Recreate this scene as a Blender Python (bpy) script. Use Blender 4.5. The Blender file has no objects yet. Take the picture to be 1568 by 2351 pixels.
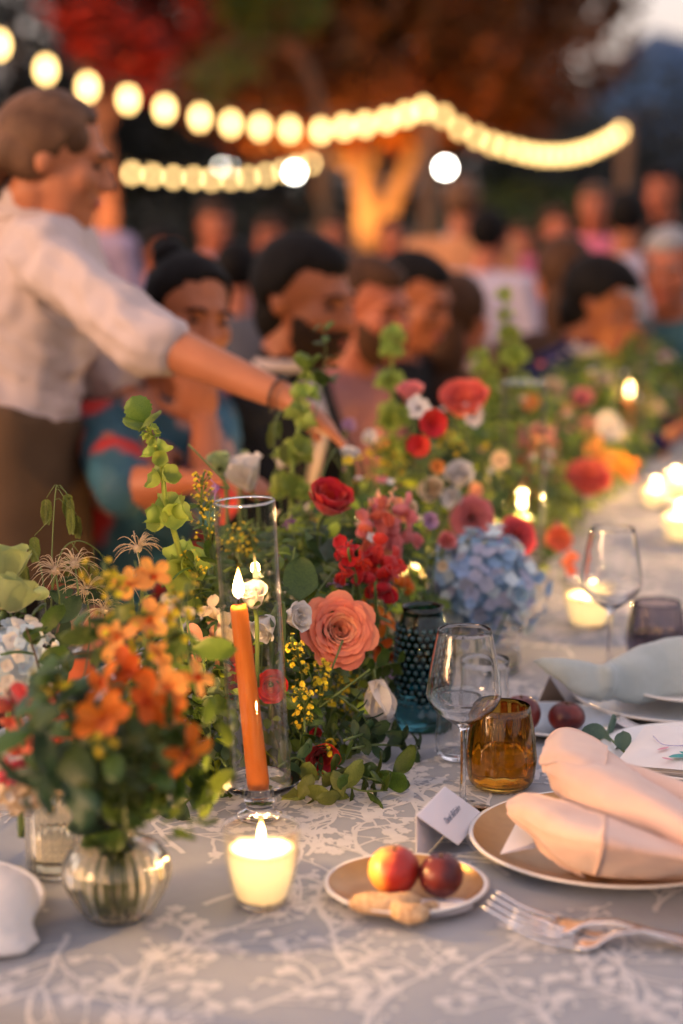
import bpy, bmesh, math, random
from mathutils import Vector, Matrix, noise
random.seed(7)
R = math.radians
V = Vector
scene = bpy.context.scene
COL = scene.collection

# ------------------------------------------------------------------ camera
PITCH, CAMZ, TZ, FPX = R(9.84), 1.46, 0.75, 4300.0
cam = bpy.data.cameras.new('camera')
cam.sensor_fit = 'VERTICAL'; cam.sensor_height = 36.0; cam.sensor_width = 24.0
cam.lens = 36.0 * FPX / 2351.0
cam.clip_start = 0.05; cam.clip_end = 3000
cam.dof.use_dof = True; cam.dof.focus_distance = 2.2; cam.dof.aperture_fstop = 2.0
camo = bpy.data.objects.new('camera', cam); COL.objects.link(camo)
camo.location = (0, 0, CAMZ); camo.rotation_euler = (math.pi / 2 - PITCH, 0, 0)
scene.camera = camo

# ------------------------------------------------------------------ sky, sun, exposure
SUN_EL, SUN_AZ = R(9), R(-118)          # azimuth from +Y towards +X
world = bpy.data.worlds.new('World'); scene.world = world; world.use_nodes = True
wn = world.node_tree.nodes; wl = world.node_tree.links
for n in list(wn): wn.remove(n)
sky = wn.new('ShaderNodeTexSky'); sky.sky_type = 'NISHITA'; sky.sun_disc = False
sky.sun_elevation = SUN_EL; sky.sun_rotation = SUN_AZ
sky.air_density = 1.3; sky.dust_density = 3.0; sky.ozone_density = 3.0
bg = wn.new('ShaderNodeBackground'); bg.inputs['Strength'].default_value = 0.07
mixc = wn.new('ShaderNodeMix'); mixc.data_type = 'RGBA'; mixc.blend_type = 'MULTIPLY'
mixc.inputs['Factor'].default_value = 1.0; mixc.inputs['B'].default_value = (1.0, 0.80, 0.78, 1)
wo = wn.new('ShaderNodeOutputWorld')
wl.new(sky.outputs[0], mixc.inputs['A']); wl.new(mixc.outputs['Result'], bg.inputs['Color'])
veil = wn.new('ShaderNodeBackground'); veil.inputs['Color'].default_value = (1.0, .80, .79, 1); veil.inputs['Strength'].default_value = 0.25   # thin pink dusk cloud, even over the whole sky
addw = wn.new('ShaderNodeAddShader'); wl.new(bg.outputs[0], addw.inputs[0]); wl.new(veil.outputs[0], addw.inputs[1]); wl.new(addw.outputs[0], wo.inputs[0])
sl = bpy.data.lights.new('sun', 'SUN'); sl.energy = 0.8; sl.angle = R(20); sl.color = (1.0, 0.56, 0.30)
so = bpy.data.objects.new('sun', sl); COL.objects.link(so)
sd = V((math.sin(SUN_AZ) * math.cos(SUN_EL), math.cos(SUN_AZ) * math.cos(SUN_EL), math.sin(SUN_EL)))
so.rotation_euler = sd.to_track_quat('Z', 'Y').to_euler()
scene.view_settings.view_transform = 'Standard'; scene.view_settings.look = 'None'
scene.view_settings.exposure = 1.55; scene.view_settings.gamma = 1.0
scene.view_settings.use_curve_mapping = False
scene.render.engine = 'CYCLES'
cy = scene.cycles
cy.use_adaptive_sampling = True; cy.adaptive_threshold = 0.03
cy.use_denoising = True; cy.denoiser = 'OPENIMAGEDENOISE'
cy.max_bounces = 11; cy.transparent_max_bounces = 24; cy.transmission_bounces = 10; cy.diffuse_bounces = 3; cy.glossy_bounces = 4
cy.sample_clamp_indirect = 4.0; cy.caustics_reflective = False

# ------------------------------------------------------------------ geometry of the place
TH = math.atan(0.30)
SD, ND = V((math.sin(TH), math.cos(TH), 0)), V((math.cos(TH), -math.sin(TH), 0))   # along / across the table
UP = V((0, 0, 1))
def W(s, t, z=TZ): return SD * s + ND * t + UP * z
def ray(x, y):
    u, v = (x - 784.0) / FPX, (1175.5 - y) / FPX
    return V((u, math.cos(PITCH) + v * math.sin(PITCH), -math.sin(PITCH) + v * math.cos(PITCH)))
CAM = V((0, 0, CAMZ))
def pz(x, y, z=TZ):
    d = ray(x, y); return CAM + d * ((z - CAMZ) / d.z)
def pt(x, y, t):
    d = ray(x, y); return CAM + d * (t / d.dot(ND))
def pd(x, y, k): return CAM + ray(x, y) * k

# ------------------------------------------------------------------ mesh helpers
class MB:
    def __init__(s): s.v = []; s.f = []; s.m = []; s.c = []
    def add(s, vs, fs, M=None, mi=0, col=None):
        o = len(s.v)
        s.v += [tuple(M @ V(p)) if M else tuple(p) for p in vs]
        s.f += [tuple(i + o for i in f) for f in fs]; s.m += [mi] * len(fs)
        s.c += [col or (1, 1, 1, 1)] * len(vs)
        return s
    def mesh(s, name, mats, smooth=True, colors=False):
        me = bpy.data.meshes.new(name); me.from_pydata(s.v, [], s.f)
        for m in (mats if isinstance(mats, (list, tuple)) else [mats]): me.materials.append(m)
        if any(s.m): me.polygons.foreach_set('material_index', s.m)
        if smooth: me.polygons.foreach_set('use_smooth', [True] * len(s.f))
        if colors:
            at = me.color_attributes.new('tint', 'FLOAT_COLOR', 'POINT')
            at.data.foreach_set('color', [k for c in s.c for k in c])
        me.update(); return me
    def build(s, name, mats, parent=None, M=None, smooth=True, colors=False):
        return link(name, s.mesh(name, mats, smooth, colors), parent, M)
    def box(s, x0, x1, y0, y1, z0, z1, M=None, mi=0):
        vs = [(x, y, z) for z in (z0, z1) for y in (y0, y1) for x in (x0, x1)]
        return s.add(vs, [(0, 2, 3, 1), (4, 5, 7, 6), (0, 1, 5, 4), (2, 6, 7, 3), (0, 4, 6, 2), (1, 3, 7, 5)], M, mi)
    def lathe(s, prof, n=32, M=None, mi=0, cap=(False, False), flute=None):
        vs = []; fs = []
        for (r, z) in prof:
            for k in range(n):
                a = 2 * math.pi * k / n
                q = r * (flute(a, z) if flute else 1)
                vs.append((q * math.cos(a), q * math.sin(a), z))
        for i in range(len(prof) - 1):
            for k in range(n):
                k2 = (k + 1) % n
                fs.append((i * n + k, i * n + k2, (i + 1) * n + k2, (i + 1) * n + k))
        if cap[0]: fs.append(tuple(range(n - 1, -1, -1)))
        if cap[1]: fs.append(tuple((len(prof) - 1) * n + k for k in range(n)))
        return s.add(vs, fs, M, mi)
    def loft(s, pts, ab, side, n=14, mi=0, M=None, capped=True, power=2.0):
        """elliptical tube; ab = (half width along side, half depth)"""
        pts = [V(p) for p in pts]; vs = []; fs = []
        for i, p in enumerate(pts):
            d = (pts[min(i + 1, len(pts) - 1)] - pts[max(i - 1, 0)]).normalized()
            sv = V(side) - d * V(side).dot(d)
            if sv.length < 1e-4: sv = d.orthogonal()
            sv.normalize(); w = d.cross(sv)
            a, b = ab[i] if isinstance(ab[i], (tuple, list)) else (ab[i], ab[i])
            for k in range(n):
                t = 2 * math.pi * k / n; c, q = math.cos(t), math.sin(t)
                if power != 2.0:
                    c = math.copysign(abs(c) ** (2 / power), c); q = math.copysign(abs(q) ** (2 / power), q)
                vs.append(p + sv * a * c + w * b * q)
        for i in range(len(pts) - 1):
            for k in range(n):
                k2 = (k + 1) % n
                fs.append((i * n + k, i * n + k2, (i + 1) * n + k2, (i + 1) * n + k))
        if capped:
            fs.append(tuple(range(n - 1, -1, -1))); fs.append(tuple((len(pts) - 1) * n + k for k in range(n)))
        return s.add(vs, fs, M, mi)
    def tube(s, pts, r, n=6, mi=0, M=None):
        rr = r if isinstance(r, (list, tuple)) else [r] * len(pts)
        d = V(pts[-1]) - V(pts[0])
        return s.loft(pts, rr, (d.orthogonal() if d.length > 1e-6 else V((1, 0, 0))), n, mi, M)
    def ell(s, c, r, B=None, nu=12, nv=8, mi=0):
        c = V(c); r = r if isinstance(r, (tuple, list)) else (r, r, r)
        vs = [V((0, 0, -1))]; fs = []
        for i in range(1, nv):
            ph = -math.pi / 2 + math.pi * i / nv
            for k in range(nu):
                a = 2 * math.pi * k / nu; vs.append(V((math.cos(a) * math.cos(ph), math.sin(a) * math.cos(ph), math.sin(ph))))
        vs.append(V((0, 0, 1)))
        for k in range(nu): fs.append((0, 1 + (k + 1) % nu, 1 + k))
        for i in range(nv - 2):
            for k in range(nu):
                a, b = 1 + i * nu + k, 1 + i * nu + (k + 1) % nu; fs.append((a, b, b + nu, a + nu))
        L = len(vs) - 1
        for k in range(nu): fs.append((L, L - nu + k, L - nu + (k + 1) % nu))
        out = []
        for q in vs:
            w = V((q.x * r[0], q.y * r[1], q.z * r[2])); out.append(c + (B @ w if B else w))
        return s.add(out, fs, None, mi)
    def cap(s, p, r0, q, r1, n=10):
        """capsule with round ends"""
        p, q = V(p), V(q); d = (q - p)
        if d.length < 1e-5: return s.ell(p, r0)
        d.normalize()
        return s.tube([p - d * r0 * .92, p - d * r0 * .6, p, q, q + d * r1 * .6, q + d * r1 * .92], [r0 * .3, r0 * .8, r0, r1, r1 * .8, r1 * .3], n)

def link(name, me, parent=None, M=None):
    o = bpy.data.objects.new(name, me); COL.objects.link(o)
    if parent: o.parent = parent
    if M is not None: o.matrix_local = M
    return o
def tag(o, label, cat, group=None, kind=None):
    if label: o['label'] = label
    if cat: o['category'] = cat
    if group: o['group'] = group
    if kind: o['kind'] = kind
    return o
def thing(name, label, cat, loc=(0, 0, 0), group=None, M=None):
    o = bpy.data.objects.new(name, None); COL.objects.link(o); o.empty_display_size = .05
    if M is not None: o.matrix_local = M
    else: o.location = loc
    return tag(o, label, cat, group)
def basis(z, spin=0.0, loc=(0, 0, 0), x=None, sc=1.0):
    z = V(z).normalized()
    xx = V(x) if x is not None else (UP if abs(z.z) < .95 else V((0, 1, 0)))
    if x is None: xx = xx.cross(z)
    xx = (xx - z * xx.dot(z)).normalized(); yy = z.cross(xx)
    M = Matrix((xx, yy, z)).transposed().to_4x4()
    return Matrix.Translation(V(loc)) @ M @ Matrix.Rotation(spin, 4, 'Z') @ Matrix.Scale(sc, 4)
def T(x, y=0, z=0): return Matrix.Translation(V(x) if isinstance(x, (Vector, tuple)) else V((x, y, z)))
def Rz(a): return Matrix.Rotation(a, 4, 'Z')
def Rx(a): return Matrix.Rotation(a, 4, 'X')
def curve(pts, n=8):
    """Catmull-Rom through points"""
    P = [V(p) for p in pts]; P = [P[0] * 2 - P[1]] + P + [P[-1] * 2 - P[-2]]; out = []
    for i in range(1, len(P) - 2):
        for k in range(n):
            t = k / n; a, b, c, d = P[i - 1:i + 3]
            out.append(.5 * ((2 * b) + (c - a) * t + (2 * a - 5 * b + 4 * c - d) * t * t + (3 * b - a - 3 * c + d) * t ** 3))
    return out + [P[-2]]
WORK = bpy.data.scenes.new('work')
def remesh(mb, voxel, it=4, fac=.5, disp=None):
    me = mb.mesh('tmp', []); o = bpy.data.objects.new('tmp', me); WORK.collection.objects.link(o)   # a scratch scene keeps the evaluation small
    m = o.modifiers.new('r', 'REMESH'); m.mode = 'VOXEL'; m.voxel_size = voxel
    s = o.modifiers.new('s', 'SMOOTH'); s.iterations = it; s.factor = fac
    vl = WORK.view_layers[0]; vl.update(); e = o.evaluated_get(vl.depsgraph)
    out = bpy.data.meshes.new_from_object(e); bpy.data.objects.remove(o); bpy.data.meshes.remove(me)
    if disp:
        ns = [v.normal.copy() for v in out.vertices]
        for v, n in zip(out.vertices, ns): v.co += n * disp(v.co)
    out.materials.clear()
    out.polygons.foreach_set('use_smooth', [True] * len(out.polygons)); out.update()
    return out

# ------------------------------------------------------------------ materials
def srgb(h):
    if isinstance(h, str): c = [int(h[i:i + 2], 16) / 255 for i in (0, 2, 4)]
    else: c = [k / 255 for k in h]
    return tuple((k / 12.92 if k <= .04045 else ((k + .055) / 1.055) ** 2.4) for k in c)
def newmat(name):
    m = bpy.data.materials.new(name); m.use_nodes = True; nt = m.node_tree
    for n in list(nt.nodes): nt.nodes.remove(n)
    return m, nt, nt.nodes.new('ShaderNodeOutputMaterial')
def mat(name, c1, c2=None, rough=.6, scale=20., metal=0., sheen=0., bump=0., bscale=None, trans=0., tcol=None, spec=.4, tint=False, objvar=.0, sss=0., detail=4., stretch=None):
    """procedural principled: noise mixes c1 and c2, optional bump, optional leaf-like translucency"""
    m, nt, out = newmat(name); N = nt.nodes; L = nt.links
    p = N.new('ShaderNodeBsdfPrincipled'); p.inputs['Roughness'].default_value = rough; p.inputs['Metallic'].default_value = metal
    p.inputs['Specular IOR Level'].default_value = spec
    if sheen: p.inputs['Sheen Weight'].default_value = sheen
    if sss:
        p.inputs['Subsurface Weight'].default_value = 1.0; p.inputs['Subsurface Radius'].default_value = (1, .5, .25); p.inputs['Subsurface Scale'].default_value = sss
    tc = N.new('ShaderNodeTexCoord'); nz = N.new('ShaderNodeTexNoise'); nz.inputs['Scale'].default_value = scale; nz.inputs['Detail'].default_value = detail
    src = tc.outputs['Object']
    if stretch:
        mp = N.new('ShaderNodeMapping'); mp.inputs['Scale'].default_value = stretch; L.new(src, mp.inputs[0]); src = mp.outputs[0]
    L.new(src, nz.inputs['Vector'])
    rp = N.new('ShaderNodeValToRGB'); c2 = c2 or tuple(k * .8 for k in c1)
    rp.color_ramp.elements[0].position = .3; rp.color_ramp.elements[0].color = (*c2, 1)
    rp.color_ramp.elements[1].position = .7; rp.color_ramp.elements[1].color = (*c1, 1)
    L.new(nz.outputs['Fac'], rp.inputs[0]); col = rp.outputs[0]
    if tint:
        at = N.new('ShaderNodeAttribute'); at.attribute_name = 'tint'
        mx = N.new('ShaderNodeMix'); mx.data_type = 'RGBA'; mx.blend_type = 'MULTIPLY'; mx.inputs['Factor'].default_value = 1
        L.new(col, mx.inputs['A']); L.new(at.outputs['Color'], mx.inputs['B']); col = mx.outputs['Result']
    if objvar:
        oi = N.new('ShaderNodeObjectInfo'); hs = N.new('ShaderNodeHueSaturation')
        mr = N.new('ShaderNodeMapRange'); mr.inputs['To Min'].default_value = 1 - objvar; mr.inputs['To Max'].default_value = 1 + objvar
        L.new(oi.outputs['Random'], mr.inputs[0]); L.new(mr.outputs[0], hs.inputs['Value'])
        mr2 = N.new('ShaderNodeMapRange'); mr2.inputs['To Min'].default_value = .5 - objvar * .05; mr2.inputs['To Max'].default_value = .5 + objvar * .05
        L.new(oi.outputs['Random'], mr2.inputs[0]); L.new(mr2.outputs[0], hs.inputs['Hue'])
        L.new(col, hs.inputs['Color']); col = hs.outputs[0]
    L.new(col, p.inputs['Base Color'])
    if bump:
        b = N.new('ShaderNodeBump'); b.inputs['Strength'].default_value = bump; b.inputs['Distance'].default_value = .002
        n2 = N.new('ShaderNodeTexNoise'); n2.inputs['Scale'].default_value = bscale or scale * 3; n2.inputs['Detail'].default_value = 3
        L.new(src, n2.inputs['Vector']); L.new(n2.outputs['Fac'], b.inputs['Height']); L.new(b.outputs[0], p.inputs['Normal'])
    if trans:
        t = N.new('ShaderNodeBsdfTranslucent'); mx = N.new('ShaderNodeMixShader'); mx.inputs[0].default_value = trans
        if tcol: t.inputs['Color'].default_value = (*tcol, 1)
        else: L.new(col, t.inputs['Color'])
        L.new(p.outputs[0], mx.inputs[1]); L.new(t.outputs[0], mx.inputs[2]); L.new(mx.outputs[0], out.inputs[0])
    else: L.new(p.outputs[0], out.inputs[0])
    return m
def glass(name, col=(1, 1, 1), rough=0., ior=1.45):
    m, nt, out = newmat(name); p = nt.nodes.new('ShaderNodeBsdfPrincipled')
    p.inputs['Base Color'].default_value = (*col, 1); p.inputs['Transmission Weight'].default_value = 1
    p.inputs['Roughness'].default_value = rough; p.inputs['IOR'].default_value = ior
    nt.links.new(p.outputs[0], out.inputs[0]); return m
def thin(name, col=(1, 1, .995), edge=(.88, .88, .86), gl=1.0, bump=0, rough=.02):
    """thin walled glass: clear seen face on, tinted towards grazing, fresnel reflection"""
    m, nt, out = newmat(name); N = nt.nodes; L = nt.links
    lw = N.new('ShaderNodeLayerWeight'); lw.inputs['Blend'].default_value = .35
    mc = N.new('ShaderNodeMix'); mc.data_type = 'RGBA'; mc.inputs['A'].default_value = (*col, 1); mc.inputs['B'].default_value = (*edge, 1)
    L.new(lw.outputs['Facing'], mc.inputs['Factor'])
    tr = N.new('ShaderNodeBsdfTransparent'); L.new(mc.outputs['Result'], tr.inputs[0])
    g = N.new('ShaderNodeBsdfGlossy'); g.inputs['Roughness'].default_value = rough; g.inputs['Color'].default_value = (gl, gl, gl, 1)
    pw = N.new('ShaderNodeMath'); pw.operation = 'POWER'; pw.inputs[1].default_value = 3.0; l2 = N.new('ShaderNodeLayerWeight'); l2.inputs['Blend'].default_value = .5
    ma = N.new('ShaderNodeMath'); ma.operation = 'MULTIPLY_ADD'; ma.inputs[1].default_value = .9; ma.inputs[2].default_value = .02
    L.new(l2.outputs['Facing'], pw.inputs[0]); L.new(pw.outputs[0], ma.inputs[0])
    mx = N.new('ShaderNodeMixShader'); L.new(ma.outputs[0], mx.inputs[0]); L.new(tr.outputs[0], mx.inputs[1]); L.new(g.outputs[0], mx.inputs[2])
    L.new(mx.outputs[0], out.inputs[0]); return m
def emit(name, c, st):
    m, nt, out = newmat(name); e = nt.nodes.new('ShaderNodeEmission'); e.inputs[0].default_value = (*c, 1); e.inputs[1].default_value = st
    nt.links.new(e.outputs[0], out.inputs[0]); return m
def lamp(name, loc, energy, color, radius=.01, spot=None, to=None):
    l = bpy.data.lights.new(name, 'SPOT' if spot else 'POINT'); l.energy = energy; l.color = color; l.shadow_soft_size = radius
    o = bpy.data.objects.new(name, l); COL.objects.link(o); o.location = loc
    if spot: l.spot_size = spot; l.spot_blend = .6; o.rotation_euler = (V(to) - V(loc)).to_track_quat('-Z', 'Y').to_euler()
    return o

M_ = {}
M_['leaf'] = mat('leaf green', (.075, .125, .02), (.036, .068, .012), .45, 30, trans=.3, objvar=.35)
M_['leaf_dark'] = mat('leaf dark blue green', (.045, .09, .04), (.025, .055, .025), .45, 30, trans=.25, objvar=.3)
M_['leaf_lime'] = mat('leaf lime', (.19, .26, .04), (.11, .18, .025), .5, 40, trans=.35, objvar=.25)
M_['leaf_olive'] = mat('leaf olive', (.17, .20, .04), (.10, .13, .025), .5, 30, trans=.3, objvar=.3)
M_['eucalyptus'] = mat('eucalyptus leaf', (.12, .20, .15), (.08, .14, .11), .6, 30, trans=.2, objvar=.2)
M_['bell'] = mat('bell calyx green', (.36, .43, .09), (.25, .34, .06), .5, 60, trans=.4, objvar=.2)
M_['stem'] = mat('stem green', (.12, .17, .04), (.08, .12, .03), .5, 40)
M_['stem_brown'] = mat('stem brown', (.12, .07, .03), (.07, .04, .02), .6, 40)
M_['foliage'] = mat('filler foliage', (.125, .165, .032), (.075, .11, .022), .5, 25, trans=.35, tint=True)
def petalmat(n, c, c2=None, tr=.35, ov=.12): M_[n] = mat(n + ' petal', c, c2, .55, 60, trans=tr, objvar=ov, sheen=.2, spec=.25)
petalmat('coral', (.92, .32, .19), (.88, .25, .14)); petalmat('coral_in', (.94, .45, .26), (.92, .36, .20))
petalmat('red', (.62, .012, .010), (.45, .008, .010)); petalmat('scarlet', (.70, .04, .02), (.60, .02, .03))
petalmat('pink', (.80, .30, .26), (.76, .20, .22)); petalmat('hotpink', (.78, .13, .13), (.70, .08, .11)); petalmat('salmon', (.82, .22, .10), (.72, .15, .07))
petalmat('white', (.80, .74, .68), (.72, .66, .60), .3, .05); petalmat('cream', (.80, .66, .44), (.74, .55, .34), .3, .08)
petalmat('orange', (.84, .25, .018), (.78, .17, .012)); petalmat('orange_deep', (.76, .15, .012), (.68, .11, .01)); petalmat('apricot', (.86, .42, .10), (.84, .32, .06))
petalmat('purple', (.26, .07, .24), (.40, .22, .38)); petalmat('lilac', (.50, .34, .48), (.34, .17, .32))
petalmat('blue', (.37, .54, .74), (.29, .44, .66), .3, .25); petalmat('bluewhite', (.63, .72, .75), (.52, .63, .72), .3, .15)
petalmat('yellow', (.72, .54, .02), (.62, .44, .015), .2, .2)
petalmat('greenbud', (.40, .46, .20), (.28, .36, .14)); petalmat('plume', (.62, .50, .34), (.50, .38, .24), .3)
petalmat('peachcream', (.84, .50, .30), (.84, .36, .22))
M_['black'] = mat('dark centre', (.015, .012, .02), rough=.6)
M_['glass'] = glass('clear glass')
M_['thin'] = thin('thin clear glass')
M_['thinwarm'] = thin('thin warm votive glass', (1, .99, .97), (.96, .93, .86))
# ------------------------------------------------------------------ petals, leaves, blossoms (shared meshes)
CACHE = {}
def petal_mb(L, Wd, peak=.6, cup=.2, a0=10, a1=60, nu=7, nv=4, ruffle=0., tipw=.0, fold=0., seed=0, base=.12, tooth=0.):
    """petal or leaf from the origin, starting along +Z and bending towards +Y"""
    mb = MB(); vs = []; fs = []; y = z = 0.; rnd = random.Random(seed); ph = rnd.random() * 6
    for i in range(nu + 1):
        u = i / nu; a = R(a0 + (a1 - a0) * u)
        if i: y += math.sin(a) * L / nu; z += math.cos(a) * L / nu
        if u <= peak: w = base + (1 - base) * math.sin(math.pi / 2 * u / peak)
        else: w = tipw + (1 - tipw) * math.sqrt(max(0, 1 - ((u - peak) / (1 - peak)) ** 2))
        w *= Wd / 2
        if tooth and 0 < i < nu: w *= 1 + tooth * (1 if i % 2 else -1)
        ny, nz = -math.cos(a), math.sin(a)
        for k in range(nv + 1):
            v = -1 + 2 * k / nv
            h = cup * Wd * .5 * v * v + fold * Wd * .5 * abs(v) + ruffle * math.sin(ph + v * 5 + u * 6) * u * abs(v)
            vs.append((v * w, y + ny * h, z + nz * h))
    n = nv + 1
    for i in range(nu):
        for k in range(nv): fs.append((i * n + k, i * n + k + 1, (i + 1) * n + k + 1, (i + 1) * n + k))
    mb.add(vs, fs); return mb
def shell_mb(r0, r1, H, half, lip=.25, p=.6, nu=7, nv=8, seed=0, drop=.35):
    """one cupped rose petal: a slice of a bowl with a rolled lip"""
    mb = MB(); vs = []; fs = []; rnd = random.Random(seed); ph = rnd.random() * 9
    for i in range(nu + 1):
        u = i / nu
        for k in range(nv + 1):
            v = -1 + 2 * k / nv
            uu = u * (1 - drop * v * v * v * v - .08 * v * v)
            r = r0 + (r1 - r0) * uu ** p + max(0, uu - .72) ** 1.5 * lip * r1 * 4
            h = H * (uu - max(0, uu - .8) * .9)
            r *= 1 + .04 * math.sin(ph + v * 4 + u * 3) * u
            h += H * .05 * math.sin(ph * 2 + v * 5) * u
            a = v * half
            vs.append((r * math.sin(a), r * math.cos(a), h))
    n = nv + 1
    for i in range(nu):
        for k in range(nv): fs.append((i * n + k, i * n + k + 1, (i + 1) * n + k + 1, (i + 1) * n + k))
    mb.add(vs, fs); return mb
def cached(key, fn, mats):
    if key not in CACHE: CACHE[key] = fn().mesh(key, mats)
    return CACHE[key]
def rjit(a): return random.uniform(-a, a)

def stem_to(root, M, length, r=.0022, m='stem', bend=.0, name='stem'):
    """stem running backwards along local -Z and drooping towards the table"""
    Mi = M.inverted(); dn = (Mi.to_3x3() @ V((0, 0, -1))).normalized()
    pts = [V((0, 0, 0)), V((0, 0, -.25 * length)), V((0, 0, -.25 * length)) + dn * length * .75]
    mb = MB(); mb.tube(curve(pts, 4), r / M.median_scale, 6); return mb.build(name, M_[m], root)

def rose(label, cat, p, d, Rr, outer='coral', inner=None, layers=None, name='rose', stem=.10, spin=0, open_=1.0, group=None):
    """cabbage-like bloom: layers of (petal count, radius, height, half angle, lip, base radius)"""
    inner = inner or outer
    M = basis(d, spin, p, sc=Rr); root = thing(name, label, cat, M=M, group=group)
    layers = layers or [(3, .10, .60, 1.3, .08), (4, .17, .64, 1.2, .08), (5, .25, .68, 1.1, .08), (6, .33, .70, 1.0, .10), (7, .42, .72, .9, .12), (8, .51, .72, .85, .14), (8, .61, .70, .8, .18), (8, .72, .66, .75, .22), (8, .84, .58, .72, .26), (7, .97, .46, .72, .28)]
    for li, (n, r, h, half, lip) in enumerate(layers):
        key = f'rosepetal_{outer}_{inner}_{n}_{r}_{h}_{li}'
        mt = M_[inner] if li < len(layers) * .45 else M_[outer]
        hs = h * 1.05
        me = cached(key, lambda: shell_mb(.10 + r * .12, r * open_, hs, half, lip, seed=li), mt)
        for k in range(n):
            a = 2 * math.pi * (k + .5 * li) / n + rjit(.15)
            Mx = Rz(a) @ T(rjit(.02), rjit(.02), rjit(.03)) @ Rx(R(rjit(4)))
            link('petal', me, root, Mx)
    if stem: stem_to(root, M, stem / Rr, .003)
    sep = cached('sepal', lambda: petal_mb(.8, .3, .4, .1, 60, 30), M_['leaf'])
    for k in range(5): link('sepal', sep, root, Rz(k * 1.257) @ T(0, .05, 0))
    return root
BUD = [(3, .16, .95, 1.4, .05), (3, .28, 1.0, 1.2, .08), (4, .40, .98, 1.0, .14), (5, .54, .9, .9, .22)]
PEONY = [(4, .25, .75, 1.2, .06), (5, .42, .82, 1.0, .05), (5, .60, .86, .95, .04), (6, .78, .84, .9, .02), (6, .93, .74, .85, .03)]
GLOBE = [(4, .35, .95, 1.3, -.05), (4, .62, 1.15, 1.15, -.06), (5, .85, 1.2, 1.0, -.05), (5, .98, 1.0, .9, .0)]

def simple_flower(label, cat, p, d, size, m, n=5, name='flower', L=1., Wd=.7, a0=20, a1=80, cup=.2, peak=.6, centre=None, spin=0, stem=.08, ruffle=0., group=None, lip=None, tipw=.0, base=.12, wild=8):
    M = basis(d, spin, p, sc=size); root = thing(name, label, cat, M=M, group=group)
    key = f'sf_{m}_{L}_{Wd}_{a0}_{a1}_{cup}_{peak}_{ruffle}_{tipw}_{base}'
    me = cached(key, lambda: petal_mb(L, Wd, peak, cup, a0, a1, 8, 4, ruffle, tipw=tipw, base=base), M_[m])
    for k in range(n): link('petal', me, root, Rz(2 * math.pi * k / n + rjit(.015 * wild)) @ Rx(R(rjit(wild))) @ Matrix.Scale(random.uniform(.85, 1.1), 4))
    if lip:
        me2 = cached('lip_' + lip, lambda: petal_mb(.45, .34, .7, .5, 10, 50, ruffle=.04), M_[lip]); link('lip', me2, root, Rz(math.pi))
    if centre:
        mb = MB(); mb.ell((0, 0, .08), (.16, .16, .12)); mb.build('centre', M_[centre], root)
    if stem: stem_to(root, M, stem / size, .0018)
    return root
def orchid(label, p, d, size, m='orange', spin=0, group=None, stem=.07):
    """five broad rounded petals round a small lip"""
    return simple_flower(label, 'orchid', p, d, size, m, 5, 'orchid', .98, .54, 38, 95, .35, .68, None, spin, stem, .04, group, 'orange_deep', .15, .14, 30)

def leafmesh(kind, m):
    k = {'oval': lambda: petal_mb(1, .52, .45, -.10, 55, 95, 8, 4, .03, fold=-.12, base=.05),
         'lance': lambda: petal_mb(1, .26, .4, -.1, 40, 100, 9, 4, .0, fold=-.2, base=.05),
         'round': lambda: petal_mb(1, .85, .5, -.1, 60, 95, 8, 4, .03, fold=-.05, base=.1),
         'tooth': lambda: petal_mb(1, .85, .55, -.08, 35, 80, 14, 6, .06, fold=-.15, base=.15, tooth=.07),
         'wavy': lambda: petal_mb(1, .50, .5, -.05, 60, 100, 12, 6, .07, fold=-.12, base=.06)}[kind]
    return cached(f'leaf_{kind}_{m}', k, M_[m])
def leafy(label, pts, n, size, m='leaf', kind='oval', name='leafy_sprig', cat='foliage', sm='stem', spread=1., group=None, r=.0016, u0=.15, tip=True, pair=False):
    c = curve(pts, 8); base = c[0]
    root = thing(name, label, cat, base, group); mb = MB(); q = [p - base for p in c]
    mb.tube(q, [r * (1.2 - .7 * i / len(q)) for i in range(len(q))], 5); mb.build('stem', M_[sm], root)
    me = leafmesh(kind, m)
    for k in range(n):
        u = u0 + (1 - u0) * (k + .5) / n; i = min(int(u * (len(q) - 1)), len(q) - 2)
        d = (q[i + 1] - q[i]).normalized()
        for sgn in ((0, math.pi) if pair else (0,)):
            Mx = basis(d, k * 2.4 + rjit(.4) + sgn, q[i]) @ Rx(R(rjit(15))) @ Matrix.Scale(size * random.uniform(.7, 1.15), 4)
            link('leaf', me, root, Mx)
    if tip: link('leaf', me, root, basis(q[-1] - q[-2], random.random() * 6, q[-1]) @ Rx(R(-50)) @ Matrix.Scale(size * .8, 4))
    return root
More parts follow.
